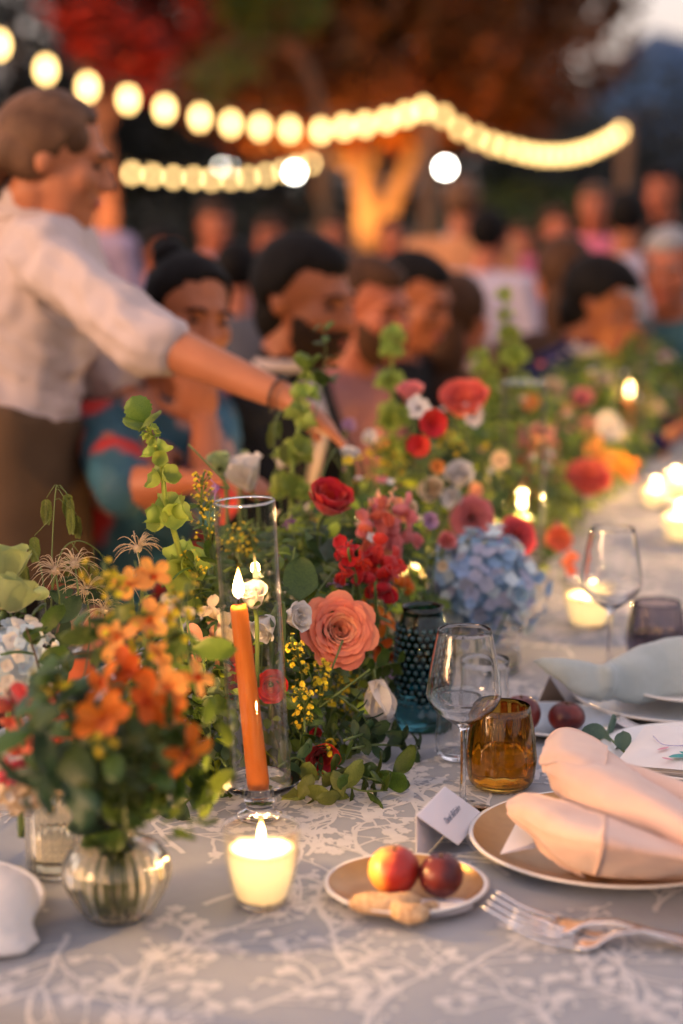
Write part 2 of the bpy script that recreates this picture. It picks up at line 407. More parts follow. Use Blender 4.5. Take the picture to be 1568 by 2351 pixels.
def bells(label, pts, sizes, m='bell', topleaf=.0, group=None):
    """bells of Ireland: a stem with whorls of shell shaped calyces"""
    c = curve(pts, 8); base = c[0]; root = thing('bell_flower_spike', label, 'flower spike', base, group); q = [p - base for p in c]
    mb = MB(); mb.tube(q, [.0045 - .0025 * i / len(q) for i in range(len(q))], 7); mb.build('stem', M_['stem'] if m != 'bell' else M_['bell'], root)
    def bellmb():
        o = MB(); n = 20
        vs = []; fs = []
        for i, (r, z) in enumerate([(.06, 0), (.26, .08), (.46, .28), (.60, .52), (.66, .72)]):
            for k in range(n):
                a = 2 * math.pi * k / n; rr = r * (1 + (.05 * math.cos(5 * a) + .03 * math.sin(11 * a)) * (i / 4) ** 2); zz = z + (.05 * math.cos(5 * a) + .03 * math.cos(7 * a)) * (i / 4) ** 2
                vs.append((rr * math.cos(a), rr * math.sin(a), zz))
        for i in range(4):
            for k in range(n): fs.append((i * n + k, i * n + (k + 1) % n, (i + 1) * n + (k + 1) % n, (i + 1) * n + k))
        o.add(vs, fs)
        for k in range(5):
            a = 2 * math.pi * k / 5; o.tube([V((.68 * math.cos(a), .68 * math.sin(a), .75)), V((.78 * math.cos(a), .78 * math.sin(a), .82))], [.010, .004], 4)
        return o
    me = cached('bell_' + m, bellmb, M_[m])
    for (u, s, cnt) in sizes:
        i = min(int(u * (len(q) - 1)), len(q) - 2); d = (q[i + 1] - q[i]).normalized(); off = random.random() * 6
        for k in range(cnt):
            a = off + k * 2 * math.pi / cnt + rjit(.2)
            Mx = basis(d, a, q[i] + d * rjit(s * .25)) @ T(0, .004, 0) @ Rx(R(-random.uniform(50, 75))) @ Matrix.Scale(s * random.uniform(.85, 1.1), 4)
            link('bell', me, root, Mx)
    if topleaf:
        lm = leafmesh('tooth', 'leaf_lime'); d = (q[-1] - q[-2]).normalized()
        for a in (0.6, 2.6, 4.2):
            link('leaf', lm, root, basis(d, a, q[-1]) @ Rx(R(22)) @ Matrix.Scale(topleaf * random.uniform(.8, 1.05), 4))
        for k in range(4):
            i = len(q) - 4 - k * 2; link('bract', leafmesh('lance', 'leaf_lime'), root, basis(d, k * 2.3, q[i]) @ Rx(R(10)) @ Matrix.Scale(topleaf * .35, 4))
    return root
def snap(label, pts, n, size, m='pink', m2=None, group=None, budn=5):
    c = curve(pts, 8); base = c[0]; root = thing('snapdragon', label, 'snapdragon', base, group); q = [p - base for p in c]
    mb = MB(); mb.tube(q, [.003 - .0018 * i / len(q) for i in range(len(q))], 6); mb.build('stem', M_['stem'], root)
    def fl():
        o = MB()
        o.loft([V((0, 0, 0)), V((0, .05, .25)), V((0, .1, .5))], [(.10, .10), (.2, .2), (.17, .14)], (1, 0, 0), 8)
        for a, w, l, b in ((-28, .5, .55, 10), (28, .5, .55, 10)):
            P = petal_mb(l, w, .6, .3, -20, -75, 5, 3, .03, tipw=.2, base=.4); o.add(P.v, P.f, T(0, .02, .45) @ Matrix.Rotation(R(a), 4, 'Y'))
        for a in (-45, 0, 45):
            P = petal_mb(.5, .46, .6, .3, 30, 130, 5, 3, .03, tipw=.2, base=.4); o.add(P.v, P.f, T(0, .15, .42) @ Matrix.Rotation(R(a), 4, 'Y'))
        return o
    n = max(5, int(n * .8))
    for k in range(n):
        u = .25 + .55 * k / max(1, n - 1); i = min(int(u * (len(q) - 1)), len(q) - 2); d = (q[i + 1] - q[i]).normalized()
        mm = M_[m2] if (m2 and k % 2) else M_[m]
        me = cached('snapfl_' + mm.name, fl, mm)
        link('floret', me, root, basis(d, k * 2.4 + rjit(.3), q[i]) @ Rx(R(-random.uniform(55, 80))) @ Matrix.Scale(1.55 * size * random.uniform(.8, 1.1) * (1.1 - .35 * u), 4))
    bm_ = cached('snapbud_' + m, lambda: MB().ell((0, 0, .3), (.16, .16, .34), None, 8, 6), M_[m2 or m])
    for k in range(budn):
        i = int((.82 + .17 * k / budn) * (len(q) - 1)); link('bud', bm_, root, basis(q[i] - q[i - 1], k * 2.4, q[i]) @ Rx(R(-40)) @ Matrix.Scale(size * .5 * (1 - k / budn * .5), 4))
    return root
def solidago(label, pts, n, spread, size=.006, bud=False, group=None, leaves=4, name='goldenrod_sprig', m='yellow'):
    c = curve(pts, 8); base = c[0]; root = thing(name, label, 'goldenrod', base, group); q = [p - base for p in c]
    st = MB(); st.tube(q, .0014, 5)
    def fl():
        o = MB()
        for k in range(11):
            a = k * .571; P = petal_mb(.8, .34, .5, .1, 25 + (k % 3) * 18, 70, 3, 2); o.add(P.v, P.f, Rz(a))
        o.lathe([(.05, -.7), (.3, -.4), (.3, 0)], 6, mi=1); return o
    if bud: me = cached('goldbud_' + m, lambda: MB().ell((0, 0, .3), (.36, .36, .5), None, 7, 5), M_[m])
    else: me = cached('goldfl_' + m, fl, [M_[m], M_['leaf_lime']])
    for k in range(n):
        u = .35 + .65 * random.random(); i = min(int(u * (len(q) - 1)), len(q) - 2)
        off = V((rjit(1), rjit(1), random.uniform(-.3, .9))).normalized() * spread * random.uniform(.35, 1)
        e = q[i] + off; st.tube([q[max(0, i - 2)], q[i] + off * .5 - V((0, 0, .003)), e], [.0007, .0005, .0005], 4)
        link('blossom', me, root, basis(off + V((0, 0, .4 * spread)) + V((0, -.3 * spread, 0)), random.random() * 6, e) @ Matrix.Scale(size * random.uniform(.75, 1.2), 4))
    st.build('stem', M_['stem'], root)
    lm = leafmesh('lance', 'leaf')
    for k in range(leaves):
        i = int((.15 + .6 * k / max(1, leaves)) * (len(q) - 1)); link('leaf', lm, root, basis(q[i + 1] - q[i], k * 2.4, q[i]) @ Rx(R(-20)) @ Matrix.Scale(random.uniform(.02, .04), 4))
    return root
def hydrangea(label, p, Rr, n, m1='blue', m2='bluewhite', group=None, stem=.1, fs=.26, squash=.9, m3=None):
    M = basis(UP, 0, p, sc=Rr); root = thing('hydrangea', label, 'hydrangea', M=M, group=group)
    def fl():
        o = MB()
        for k in range(4):
            P = petal_mb(.62, .66, .55, .15, 65, 88, 4, 3, .03, tipw=.25, base=.3); o.add(P.v, P.f, Rz(k * math.pi / 2))
        o.ell((0, 0, .04), (.07, .07, .06), None, 6, 4); return o
    mats = [M_[m1], M_[m2]] + ([M_[m3]] if m3 else [])
    mes = [cached('hydfl_' + x.name, fl, x) for x in mats]
    for k in range(n):
        z = 1 - 1.75 * (k + .5) / n; rr = math.sqrt(max(0, 1 - z * z)); a = k * 2.39996
        d = V((rr * math.cos(a), rr * math.sin(a), z)) + V((rjit(.08), rjit(.08), rjit(.08))); q = V((d.x, d.y, d.z * squash)) * random.uniform(.86, 1.06) * (1 + .10 * noise.noise(d * 2.5))
        link('floret', random.choice(mes), root, basis(d + V((rjit(.5), rjit(.5), rjit(.5))), random.random() * 3, q) @ Matrix.Scale(fs * random.uniform(.8, 1.2), 4))
    core = MB(); core.ell((0, 0, 0), (.8, .8, .8 * squash)); core.build('inner_floret_mass', M_['blue' if m1 == 'blue' else m1], root)
    mb = MB(); mb.tube([V((0, 0, -.5)), V((0, 0, -stem / Rr))], .004 / Rr, 6); mb.build('stem', M_['stem'], root)
    return root
def sea_oats(label, pts, spikes, size=.024, group=None, m='leaf_olive'):
    c = curve(pts, 8); base = c[0]; root = thing('sea_oats', label, 'ornamental grass', base, group); q = [p - base for p in c]
    mb = MB(); mb.tube(q, [.0011 - .0005 * i / len(q) for i in range(len(q))], 5)
    def sp():
        o = MB()
        for k in range(7):
            for s in (-1, 1):
                P = petal_mb(.36, .20, .45, .1, 0, 10, 4, 2, fold=.3); o.add(P.v, P.f, T(s * .02, 0, .03 + k * .105) @ Matrix.Rotation(R(s * (26 - 2 * k)), 4, 'Y') @ Matrix.Scale(1.05 - abs(k - 2.5) * .12, 4))
        return o
    me = cached('spikelet_' + m, sp, M_[m])
    for (u, dx, dz) in spikes:
        i = min(int(u * (len(q) - 1)), len(q) - 1); e = q[i] + V((dx * 1.3, rjit(.004), dz * .3))
        mb.tube([q[i], q[i] + V((dx, 0, abs(dx) * .3)) * .25, e], .0005, 4)
        link('spikelet', me, root, basis(V((dx * .4, rjit(.15), -1)), rjit(.6), e) @ Matrix.Scale(size * random.uniform(.85, 1.15), 4))
    mb.build('stem', M_['stem'], root); return root
def plume(label, pts, size, n=34, group=None):
    c = curve(pts, 6); base = c[0]; root = thing('seed_head', label, 'seed head', base, group); q = [p - base for p in c]
    mb = MB(); mb.tube(q, .0012, 5); mb.build('stem', M_['stem'], root)
    o = MB(); tip = q[-1]
    for k in range(n):
        a = random.random() * 6.28; e = random.uniform(-.3, 1.2)
        d = V((math.cos(a) * math.cos(e), math.sin(a) * math.cos(e), math.sin(e))); sd = V((-math.sin(a), math.cos(a), 0)) * rjit(.6)
        pts2 = [tip + (d * t + sd * t * t + V((0, 0, -.55 * t * t * t + .25 * t))) * size for t in (0, .3, .55, .75, .92, 1.05)]
        o.tube(pts2, [.0006, .0006, .0005, .0005, .0004, .0002], 3)
    o.ell(tip, size * .18, None, 8, 6); o.build('plume', M_['plume'], root); return root
def clematis(label, p, d, size, m='purple', spin=0, up=None, group=None):
    root = simple_flower(label, 'clematis', p, d, size, m, 4, 'clematis', 1.0, .42, 25, 95, -.15, .4, None, spin, 0, .03, group)
    mb = MB(); M = root.matrix_local; Mi = M.inverted(); tgt = Mi @ (V(up) if up is not None else V(p) + V((.01, .01, -.06)))
    mb.tube(curve([V((0, 0, 0)), V((0, 0, -.4)), tgt], 5), .0012 / size, 5); mb.build('stem', M_['stem'], root)
    st = MB()
    for k in range(6):
        a = k * 1.05; st.tube([V((0, 0, .05)), V((.06 * math.cos(a), .06 * math.sin(a), .5))], .02, 4)
    st.build('stamen', M_['cream'], root); return root
# ------------------------------------------------------------------ setting: lawn, hill, trees, lights
M_['lawn'] = mat('lawn', (.025, .035, .010), (.014, .02, .007), .9, .8, bump=.3, bscale=60)
M_['bark'] = mat('bark', (.16, .10, .06), (.08, .05, .03), .85, 5, bump=.6, bscale=14, stretch=(1, 1, .3))
M_['copper'] = mat('copper leaves', (.17, .066, .010), (.09, .036, .008), .55, 1.2, trans=.35, tint=True)
M_['redleaf'] = mat('red leaves', (.28, .028, .014), (.09, .014, .010), .55, 1.2, trans=.35, tint=True)
M_['treegreen'] = mat('tree green leaves', (.06, .085, .02), (.03, .05, .014), .55, 1.2, trans=.3, tint=True)
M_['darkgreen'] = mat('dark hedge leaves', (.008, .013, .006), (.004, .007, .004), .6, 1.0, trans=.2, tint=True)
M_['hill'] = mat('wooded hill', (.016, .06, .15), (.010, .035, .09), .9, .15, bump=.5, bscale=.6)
M_['timber'] = mat('timber pole', (.20, .11, .065), (.13, .07, .04), .7, 8, bump=.3, stretch=(1, 1, .1))
M_['cable'] = mat('black cable', (.03, .025, .02), rough=.5)
M_['bulb'] = emit('warm bulb glow', (1.0, .61, .22), 3.8)
M_['bulb_far'] = emit('warm far bulb glow', (1.0, .61, .22), 2.6)
M_['bulb_small'] = emit('warm small bulb glow', (1.0, .63, .24), 5.0)
M_['flood'] = emit('white flood lamp glow', (1.0, .93, .80), 25.0)
M_['metal_dark'] = mat('dark lamp housing', (.04, .04, .04), rough=.4, metal=.6)

g = MB(); n = 40; vs = []; fs = []
xs = [-1500, -600, -250, -100, -50] + [-30 + 3 * i for i in range(21)] + [50, 100, 250, 600, 1500]
for y in xs:
    for x in xs: vs.append((x, y + 20, .03 * noise.noise(V((x * .3, y * .3, 0))) if abs(x) < 60 and abs(y) < 60 else 0))
k = len(xs)
for j in range(k - 1):
    for i in range(k - 1): fs.append((j * k + i, j * k + i + 1, (j + 1) * k + i + 1, (j + 1) * k + i))
g.add(vs, fs); tag(g.build('ground', M_['lawn']), None, None, kind='structure')
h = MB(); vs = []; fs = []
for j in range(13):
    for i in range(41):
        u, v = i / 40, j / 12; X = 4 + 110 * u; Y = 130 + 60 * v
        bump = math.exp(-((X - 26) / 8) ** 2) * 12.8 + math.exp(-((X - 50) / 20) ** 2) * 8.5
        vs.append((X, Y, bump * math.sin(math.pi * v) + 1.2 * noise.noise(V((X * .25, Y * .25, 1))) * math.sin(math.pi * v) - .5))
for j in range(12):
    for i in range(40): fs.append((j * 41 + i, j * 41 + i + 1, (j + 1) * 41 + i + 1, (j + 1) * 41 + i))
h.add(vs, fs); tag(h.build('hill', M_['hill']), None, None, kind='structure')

def leafcloud(mb, blobs, n, size, seed=1, tints=((1, 1, 1),)):
    rnd = random.Random(seed); tot = sum(b[1][0] * b[1][1] for b in blobs)
    for (c, r) in blobs:
        m = int(n * r[0] * r[1] / tot)
        for _ in range(m):
            while True:
                q = V((rnd.uniform(-1, 1), rnd.uniform(-1, 1), rnd.uniform(-1, 1)))
                if .25 < q.length < 1: break
            q = V((q.x * r[0], q.y * r[1], q.z * r[2])) + V(c)
            if noise.noise(q * 1.1) < -.22: continue
            a = V((rnd.uniform(-1, 1), rnd.uniform(-1, 1), rnd.uniform(-.6, .6))).normalized(); b = a.orthogonal().normalized(); s = size * rnd.uniform(.6, 1.3)
            t = rnd.choice(tints); f = rnd.uniform(.6, 1.4)
            mb.add([q - a * s, q + b * s * .4, q + a * s, q - b * s * .4], [(0, 1, 2, 3)], None, 0, (t[0] * f, t[1] * f, t[2] * f, 1))
def tree(label, base, limbs, blobs, n, size, m, trunk_r=.3, seed=1, name='tree', group=None, tints=((1, 1, 1), (1.2, .9, .8), (.7, .8, .9))):
    root = thing(name, label, 'tree', base, group)
    t = MB()
    for pts, r0, r1 in limbs:
        c = curve(pts, 5); t.tube(c, [r0 + (r1 - r0) * i / (len(c) - 1) for i in range(len(c))], 10)
    t.build('trunk', M_['bark'], root)
    cr = MB(); leafcloud(cr, blobs, n, size, seed, tints); o = cr.build('crown', M_[m], root, smooth=False, colors=True)
    return root
# copper-leaved tree whose forked trunk is lit from below; about 30 m away
B0 = pd(850, 600, 27); B0.z = 0
def rel(x, y, d=27): return pd(x, y, d) - B0
tree('large copper-leaved tree with forked trunk lit orange from below', B0,
     [([(0, 0, -.1), rel(845, 520), rel(838, 440), rel(815, 370), rel(770, 260), rel(700, 60)], .21, .10),
      ([(.35, .2, -.1), rel(890, 520), rel(905, 450), rel(940, 370), rel(985, 240), rel(1080, 30)], .17, .08),
      ([rel(838, 440), rel(850, 380), rel(870, 260), rel(880, 40)], .11, .06), ([rel(820, 380), rel(770, 360), rel(715, 330), rel(600, 180)], .10, .05)],
     [(rel(900, 60), (3.6, 2.6, 1.9)), (rel(640, 170, 26), (1.7, 2.0, 1.1)), (rel(1130, 120, 26), (1.7, 2.0, 1.35)), (rel(1190, 40), (.95, 1.6, 1.5)), (rel(1225, 170, 26), (.55, 1.0, .8)), (rel(1275, 60, 26.5), (.45, .9, 1.1)), (rel(900, 190, 25.5), (2.2, 1.6, .9)), (rel(1010, -250), (4.2, 3, 2.2)), (rel(700, -200), (3.2, 3, 2))],
     27000, .16, 'copper', seed=3, tints=((1, 1, 1), (1.5, 1.05, .8), (.6, .6, .8)))
B1 = pd(230, 620, 20); B1.z = 0
def rel1(x, y, d=20): return pd(x, y, d) - B1
tree('red-leaved tree above the long string of bulbs at left', B1,
     [([(0, 0, -.1), rel1(235, 420), rel1(215, 250), rel1(190, 60)], .18, .07), ([rel1(225, 300), rel1(300, 150), rel1(340, 20)], .09, .04)],
     [(rel1(290, 40), (.85, .9, .55)), (rel1(280, 140), (.55, .7, .45)), (rel1(170, 10), (.35, .5, .5)), (rel1(300, -150), (1.2, 1.2, .7))],
     3600, .12, 'redleaf', seed=5, tints=((1, 1, 1), (2.2, 1.6, 1), (.35, .5, .6)))
B2 = pd(748, 620, 21.5); B2.z = 0
def rel2(x, y, d=21.5): return pd(x, y, d) - B2
tree('slender pale green tree leaning left in front of the copper tree', B2,
     [([(0, 0, -.1), rel2(748, 430), rel2(735, 260), rel2(690, 130), rel2(600, 30)], .085, .03), ([rel2(690, 130), rel2(600, 90), rel2(520, 110)], .035, .015)],
     [(rel2(560, 80), (.5, .4, .5)), (rel2(630, 20), (.62, .45, .4)), (rel2(490, 150), (.26, .3, .5)), (rel2(610, -120), (1.1, .8, .55))],
     2600, .09, 'treegreen', seed=6, tints=((2.6, 2.4, 1.1), (1.8, 2.0, 1.2)))
def dark_tree(label, x, y0, d, rx, rz, seed, m='darkgreen', n=3200):
    b = pd(x, 600, d); b.z = 0; top = pd(x, y0, d).z
    tree(label, b, [([(0, 0, -.1), (.1, 0, top * .35), (-.1, .1, top * .6), (0, 0, top * .8)], .25, .08)],
         [((0, 0, top * .62), (rx, rx * .8, rz)), ((-rx * .55, .2, top * .42), (rx * .7, rx * .6, rz * .7)), ((rx * .5, -.2, top * .38), (rx * .7, rx * .6, rz * .7)), ((0, 0, top * .2), (rx * 1.05, rx * .6, top * .22))],
         n, .2, m, seed=seed, group='dark trees at the back of the garden')
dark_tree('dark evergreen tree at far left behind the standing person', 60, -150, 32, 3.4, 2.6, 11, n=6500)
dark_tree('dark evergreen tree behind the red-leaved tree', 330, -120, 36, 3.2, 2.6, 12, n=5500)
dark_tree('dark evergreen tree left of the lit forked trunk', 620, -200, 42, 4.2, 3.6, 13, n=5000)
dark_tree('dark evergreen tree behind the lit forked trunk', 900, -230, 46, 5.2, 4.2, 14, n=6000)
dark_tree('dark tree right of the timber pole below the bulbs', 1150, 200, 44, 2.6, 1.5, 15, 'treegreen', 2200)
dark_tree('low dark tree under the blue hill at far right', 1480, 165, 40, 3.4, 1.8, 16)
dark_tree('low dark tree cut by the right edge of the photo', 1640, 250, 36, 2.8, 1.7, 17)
def bush(label, x, ytop, d, rx, m, seed, n=1500):
    b = pd(x, 600, d); b.z = 0; top = max(.6, pd(x, ytop, d).z)
    root = thing('bush', label, 'bush', b, 'bushes behind the guests'); t = MB()
    for k in range(5): t.tube([V((rjit(.2), rjit(.2), 0)), V((rjit(.6), rjit(.4), top * .6))], .025, 5)
    t.build('stem', M_['bark'], root)
    c = MB(); leafcloud(c, [((0, 0, top * .5), (rx, rx * .6, top * .5)), ((rx * .5, .1, top * .38), (rx * .6, rx * .5, top * .36)), ((-rx * .5, 0, top * .36), (rx * .6, rx * .5, top * .34))], n, .12, seed, ((1, 1, 1), (1.5, 1.4, .9), (.7, .8, .8)))
    c.build('crown', M_[m], root, smooth=False, colors=True)
bush('yellow green bush below the right hand string of bulbs', 1235, 415, 26, 1.1, 'treegreen', 21)
bush('deep green bush just right of the timber pole', 1105, 425, 24, .7, 'treegreen', 22)
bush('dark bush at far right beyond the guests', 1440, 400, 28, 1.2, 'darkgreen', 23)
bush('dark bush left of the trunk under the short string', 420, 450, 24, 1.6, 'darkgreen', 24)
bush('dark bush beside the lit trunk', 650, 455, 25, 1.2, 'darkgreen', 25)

# uplight at the forked trunk
ul = thing('garden_uplight', 'small garden uplight at the foot of the forked trunk', 'garden light', B0 + V((-.15, -1.5, 0)))
mb = MB(); mb.lathe([(.10, 0), (.12, .02), (.12, .2), (.10, .24), (.08, .2)], 16, cap=(True, True)); mb.build('housing', M_['metal_dark'], ul)
mb = MB(); mb.lathe([(.075, 0), (.05, .02)], 12, T(0, 0, .225), cap=(True, True)); mb.build('lens', emit('amber uplight lens', (1, .5, .12), 12), ul)
l = lamp('uplight_lamp', (0, 0, .3), 950, (1.0, .42, .10), .08, R(115), (.1, 1.2, 3.0)); l.parent = ul
ul2 = thing('garden_uplight', 'small garden uplight under the red-leaved tree', 'garden light', B1 + V((.4, -1.0, 0)))
mb = MB(); mb.lathe([(.10, 0), (.12, .02), (.12, .2), (.10, .24), (.08, .2)], 16, cap=(True, True)); mb.build('housing', M_['metal_dark'], ul2)
l = lamp('uplight_lamp', (0, 0, .3), 380, (1.0, .30, .10), .08, R(90), (0, 1.0, 3.0)); l.parent = ul2

# string lights
def strand(label, pix, d0, d1, wr, hr, m, pow_=1.0):
    P = []
    for i, (x, y) in enumerate(pix):
        u = i / (len(pix) - 1); P.append(pd(x, y, d0 + (d1 - d0) * u ** pow_))
    root = thing('string_light', label, 'string light', P[0], 'strings of warm bulbs over the garden')
    q = [p - P[0] for p in P]
    mb = MB(); mb.tube(curve([p + V((0, 0, hr * 1.5)) for p in q], 3), .012, 5); mb.build('cable', M_['cable'], root)
    be = cached(f'bulb_{wr}_{m}', lambda: MB().ell((0, 0, 0), (wr, wr, hr), None, 14, 10), M_[m])
    so_ = cached(f'socket_{wr}', lambda: MB().lathe([(wr * .4, 0), (wr * .45, hr * .5), (wr * .2, hr * .6)], 10, cap=(True, True)), M_['cable'])
    for p in q:
        b = link('bulb', be, root, T(p)); link('socket', so_, b, T(0, 0, hr * .95))
    return P
A = [(-330, -60), (-215, -5), (-100, 50), (-2, 103), (105, 160), (201, 200), (294, 228), (378, 250), (459, 270), (530, 284), (597, 292), (665, 297), (737, 300), (790, 292), (838, 286), (888, 276), (932, 263), (972, 250)]
PA = strand('long string of large warm bulbs sagging from upper left to the timber pole', A, 12, 22.3, .052, .080, 'bulb')
Bq = [(1017, 266), (1055, 295), (1095, 315), (1130, 330), (1160, 338), (1190, 346), (1215, 352), (1240, 356), (1262, 357), (1285, 357), (1308, 355), (1330, 350), (1350, 345), (1370, 336), (1390, 326), (1408, 316), (1424, 303)]
PB = strand('string of warm bulbs dipping right of the timber pole to the far pole', Bq, 22.5, 23.7, .050, .068, 'bulb_far')
Cq = [(252, 383), (303, 398), (350, 403), (398, 407), (445, 409), (486, 412), (530, 410), (570, 408), (612, 401), (650, 392), (682, 383), (714, 375)]
PC = strand('short lower string of smaller warm bulbs beside the standing person', Cq, 23, 30, .035, .06, 'bulb_small')
def pole(label, top, rad):
    root = thing('timber_pole', label, 'pole', (top.x, top.y, 0)); mb = MB(); mb.tube([V((0, 0, -.05)), V((0, 0, top.z * .5)), V((0, 0, top.z + .12))], [rad * 1.1, rad, rad * .9], 12); mb.build('post', M_['timber'], root)
    mb = MB(); mb.tube([V((0, -rad, top.z)), V((0, -rad - .06, top.z + .02))], .012, 6); mb.build('hook', M_['metal_dark'], root)
pole('timber pole holding both strings of bulbs right of the tree', pd(985, 262, 22.45), .10)
pole('far timber pole at the right end of the string', pd(1437, 295, 23.9), .085)
pole('dim timber pole at the end of the lower string', pd(735, 368, 30.4), .10)
def flood(label, x, y, d, r):
    p = pd(x, y, d); root = thing('flood_lamp', label, 'lamp', (p.x, p.y, 0))
    mb = MB(); mb.tube([V((0, .1, 0)), V((0, .1, p.z))], .03, 8); mb.build('stand', M_['metal_dark'], root)
    mb = MB(); mb.lathe([(r * 1.1, 0), (r * 1.25, .04), (r * .8, .14), (.03, .18)], 16, T(0, .04, p.z) @ Rx(R(-90)), cap=(True, True)); mb.build('housing', M_['metal_dark'], root)
    mb = MB(); mb.ell((0, 0, p.z), (r, r * .5, r)); mb.build('lens', M_['flood'], root)
flood('brilliant white flood lamp beside the timber pole', 1022, 385, 21.5, .056)
flood('white flood lamp at the right end of the short lower string', 676, 395, 29, .06)
flood('white flood lamp in the middle of the short lower string', 524, 380, 32, .035)
flood('faint white lamp touching the lamp in the short string', 506, 382, 34, .018)

# ------------------------------------------------------------------ table and cloth
S0, S1, T0, T1 = 1.435, 9.0, -1.12, 0.0
M_['cloth'] = mat('grey blue jacquard ground', (.30, .315, .345), (.28, .295, .325), .85, 40, bump=.25, bscale=900, sheen=.1, spec=.15)
M_['motif'] = mat('woven pale branches', (.56, .545, .545), (.52, .505, .505), .75, 60, bump=.2, bscale=1200, sheen=.1, spec=.2)
M_['wood'] = mat('table wood', (.22, .13, .07), (.14, .08, .04), .6, 6, stretch=(1, 8, 8))
tb = thing('banquet_table', 'long banquet table hidden under the patterned cloth', 'table', W((S0 + S1) / 2, (T0 + T1) / 2, 0))
MT = basis(UP, 0, x=ND); MT = Matrix((ND, SD, UP)).transposed().to_4x4()
mb = MB(); mb.box(-(T1 - T0) / 2 + .02, (T1 - T0) / 2 - .02, -(S1 - S0) / 2 + .02, (S1 - S0) / 2 - .02, TZ - .045, TZ - .008, MT); mb.build('table_top', M_['wood'], tb)
for sx in (-.42, .42):
    for sy in (-3.5, 0, 3.5):
        mb = MB(); mb.box(sx - .03, sx + .03, sy - .03, sy + .03, 0, TZ - .046, MT); mb.build('leg', M_['wood'], tb)
def clothpos(s, t, up=0.):
    rr = .018; out = V((0, 0, 0)); dz = 0.; dr = 0.
    ds = max(0., S0 - s, s - S1); dt = max(0., T0 - t, t - T1)
    sg = -1 if s < S0 else 1; tg = -1 if t < T0 else 1
    d = math.hypot(ds, dt)
    cs, ct = min(max(s, S0), S1), min(max(t, T0), T1)
    wob = .0009 * noise.noise(V((s * 3, t * 3, 0)))
    if d <= 0: return W(s, t, TZ + up + wob)
    a = min(d / rr, math.pi / 2); dr = rr * math.sin(a); dz = rr * (1 - math.cos(a)) + max(0, d - rr * math.pi / 2)
    fl = max(0, dz - .02); along = t if ds > dt else s
    dr += fl * .16 + fl * .10 * math.sin(along * 22 + 1.5 * math.sin(along * 7)) + up
    return W(cs + sg * dr * ds / d, ct + tg * dr * dt / d, TZ - dz + (up if dz < .015 else 0) + wob)
ss = [S0 - .62 + .04 * i for i in range(15)] + [S0 - .035 + .0058 * i for i in range(8)] + [S0 + .05 * i for i in range(1, 60)] + [S0 + 3 + .3 * i for i in range(16)] + [S1 - .1, S1, S1 + .02, S1 + .3, S1 + .6]
tt = [T0 - .62 + .04 * i for i in range(15)] + [T0 - .035 + .0058 * i for i in range(8)] + [T0 + .04 * i for i in range(1, 28)] + [T1 + .0058 * i for i in range(7)] + [T1 + .06 + .04 * i for i in range(15)]
ss = sorted(set(round(q, 5) for q in ss)); tt = sorted(set(round(q, 5) for q in tt))
mb = MB(); mb.add([clothpos(s, t) for s in ss for t in tt], [(i * len(tt) + k, i * len(tt) + k + 1, (i + 1) * len(tt) + k + 1, (i + 1) * len(tt) + k) for i in range(len(ss) - 1) for k in range(len(tt) - 1)])
clo = tag(mb.build('tablecloth', M_['cloth']), 'grey blue tablecloth with pale woven branch pattern on the long table', 'tablecloth')
rb = random.Random(4); mb = MB(); LV = [0]
def strip(pts, ws):
    LV[0] += 1; up = .00035 + (LV[0] % 400) * 8e-7; vs = []
    for i, (s, t) in enumerate(pts):
        a = pts[max(0, i - 1)]; b = pts[min(len(pts) - 1, i + 1)]; dx, dy = b[0] - a[0], b[1] - a[1]; l = math.hypot(dx, dy) or 1
        nx, ny = -dy / l * ws[i], dx / l * ws[i]
        vs += [clothpos(s + nx, t + ny, up), clothpos(s - nx, t - ny, up)]
    mb.add(vs, [(2 * i, 2 * i + 1, 2 * i + 3, 2 * i + 2) for i in range(len(pts) - 1)])
def twig(s, t, a, L, w, lev):
    n = max(4, int(L / .012)); pts = [(s, t)]; aa = a; curl = rb.uniform(-1, 1) * 1.2 / n
    for i in range(n):
        aa += curl + rb.uniform(-.22, .22); s += math.cos(aa) * L / n; t += math.sin(aa) * L / n; pts.append((s, t))
        if lev > 0 and i > 0 and rb.random() < (.72 if lev == 2 else .75):
            twig(s, t, aa + rb.choice((-1, 1)) * rb.uniform(.5, 1.1), L * rb.uniform(.22, .42), w * .62, lev - 1)
    ws = [w * (1 - .45 * i / n) * rb.uniform(.75, 1.25) for i in range(n + 1)]
    strip(pts, ws)
    e = rb.uniform(1.2, 2.6) * (1.6 if lev == 0 else 1); q = pts[-1]; ln = w * rb.uniform(2.5, 4.5)
    if lev < 2 and rb.random() < .30:
        for k5 in range(5):
            b5 = aa + k5 * 1.2566; l5 = .0085 * rb.uniform(.8, 1.2)
            strip([(q[0] + math.cos(b5) * l5 * k, q[1] + math.sin(b5) * l5 * k) for k in (.1, .5, .8, 1.05)], [l5 * k for k in (.18, .42, .36, .08)])
    strip([(q[0] + math.cos(aa) * ln * k, q[1] + math.sin(aa) * ln * k) for k in (-.2, .15, .5, .8, 1.)], [w * e * k for k in (.35, .85, 1., .7, .1)])
cnt = 0
for i in range(-4, 34):
    for j in range(-3, 10):
        s = S0 + .02 + i * .118 + rb.uniform(-.03, .03); t = T0 + .04 + j * .135 + rb.uniform(-.03, .03) + (.065 if i % 2 else 0)
        if s > 5.0 or t < T0 - .35 or t > T1 + .1: continue
        twig(s, t, rb.uniform(-.7, .7) + (0 if rb.random() < .75 else 2.8), rb.uniform(.15, .20), .0032, 2)
mo = mb.build('woven_branch_pattern', M_['motif'], clo, smooth=True); mo['kind'] = 'stuff'
print('pattern faces', len(mb.f))

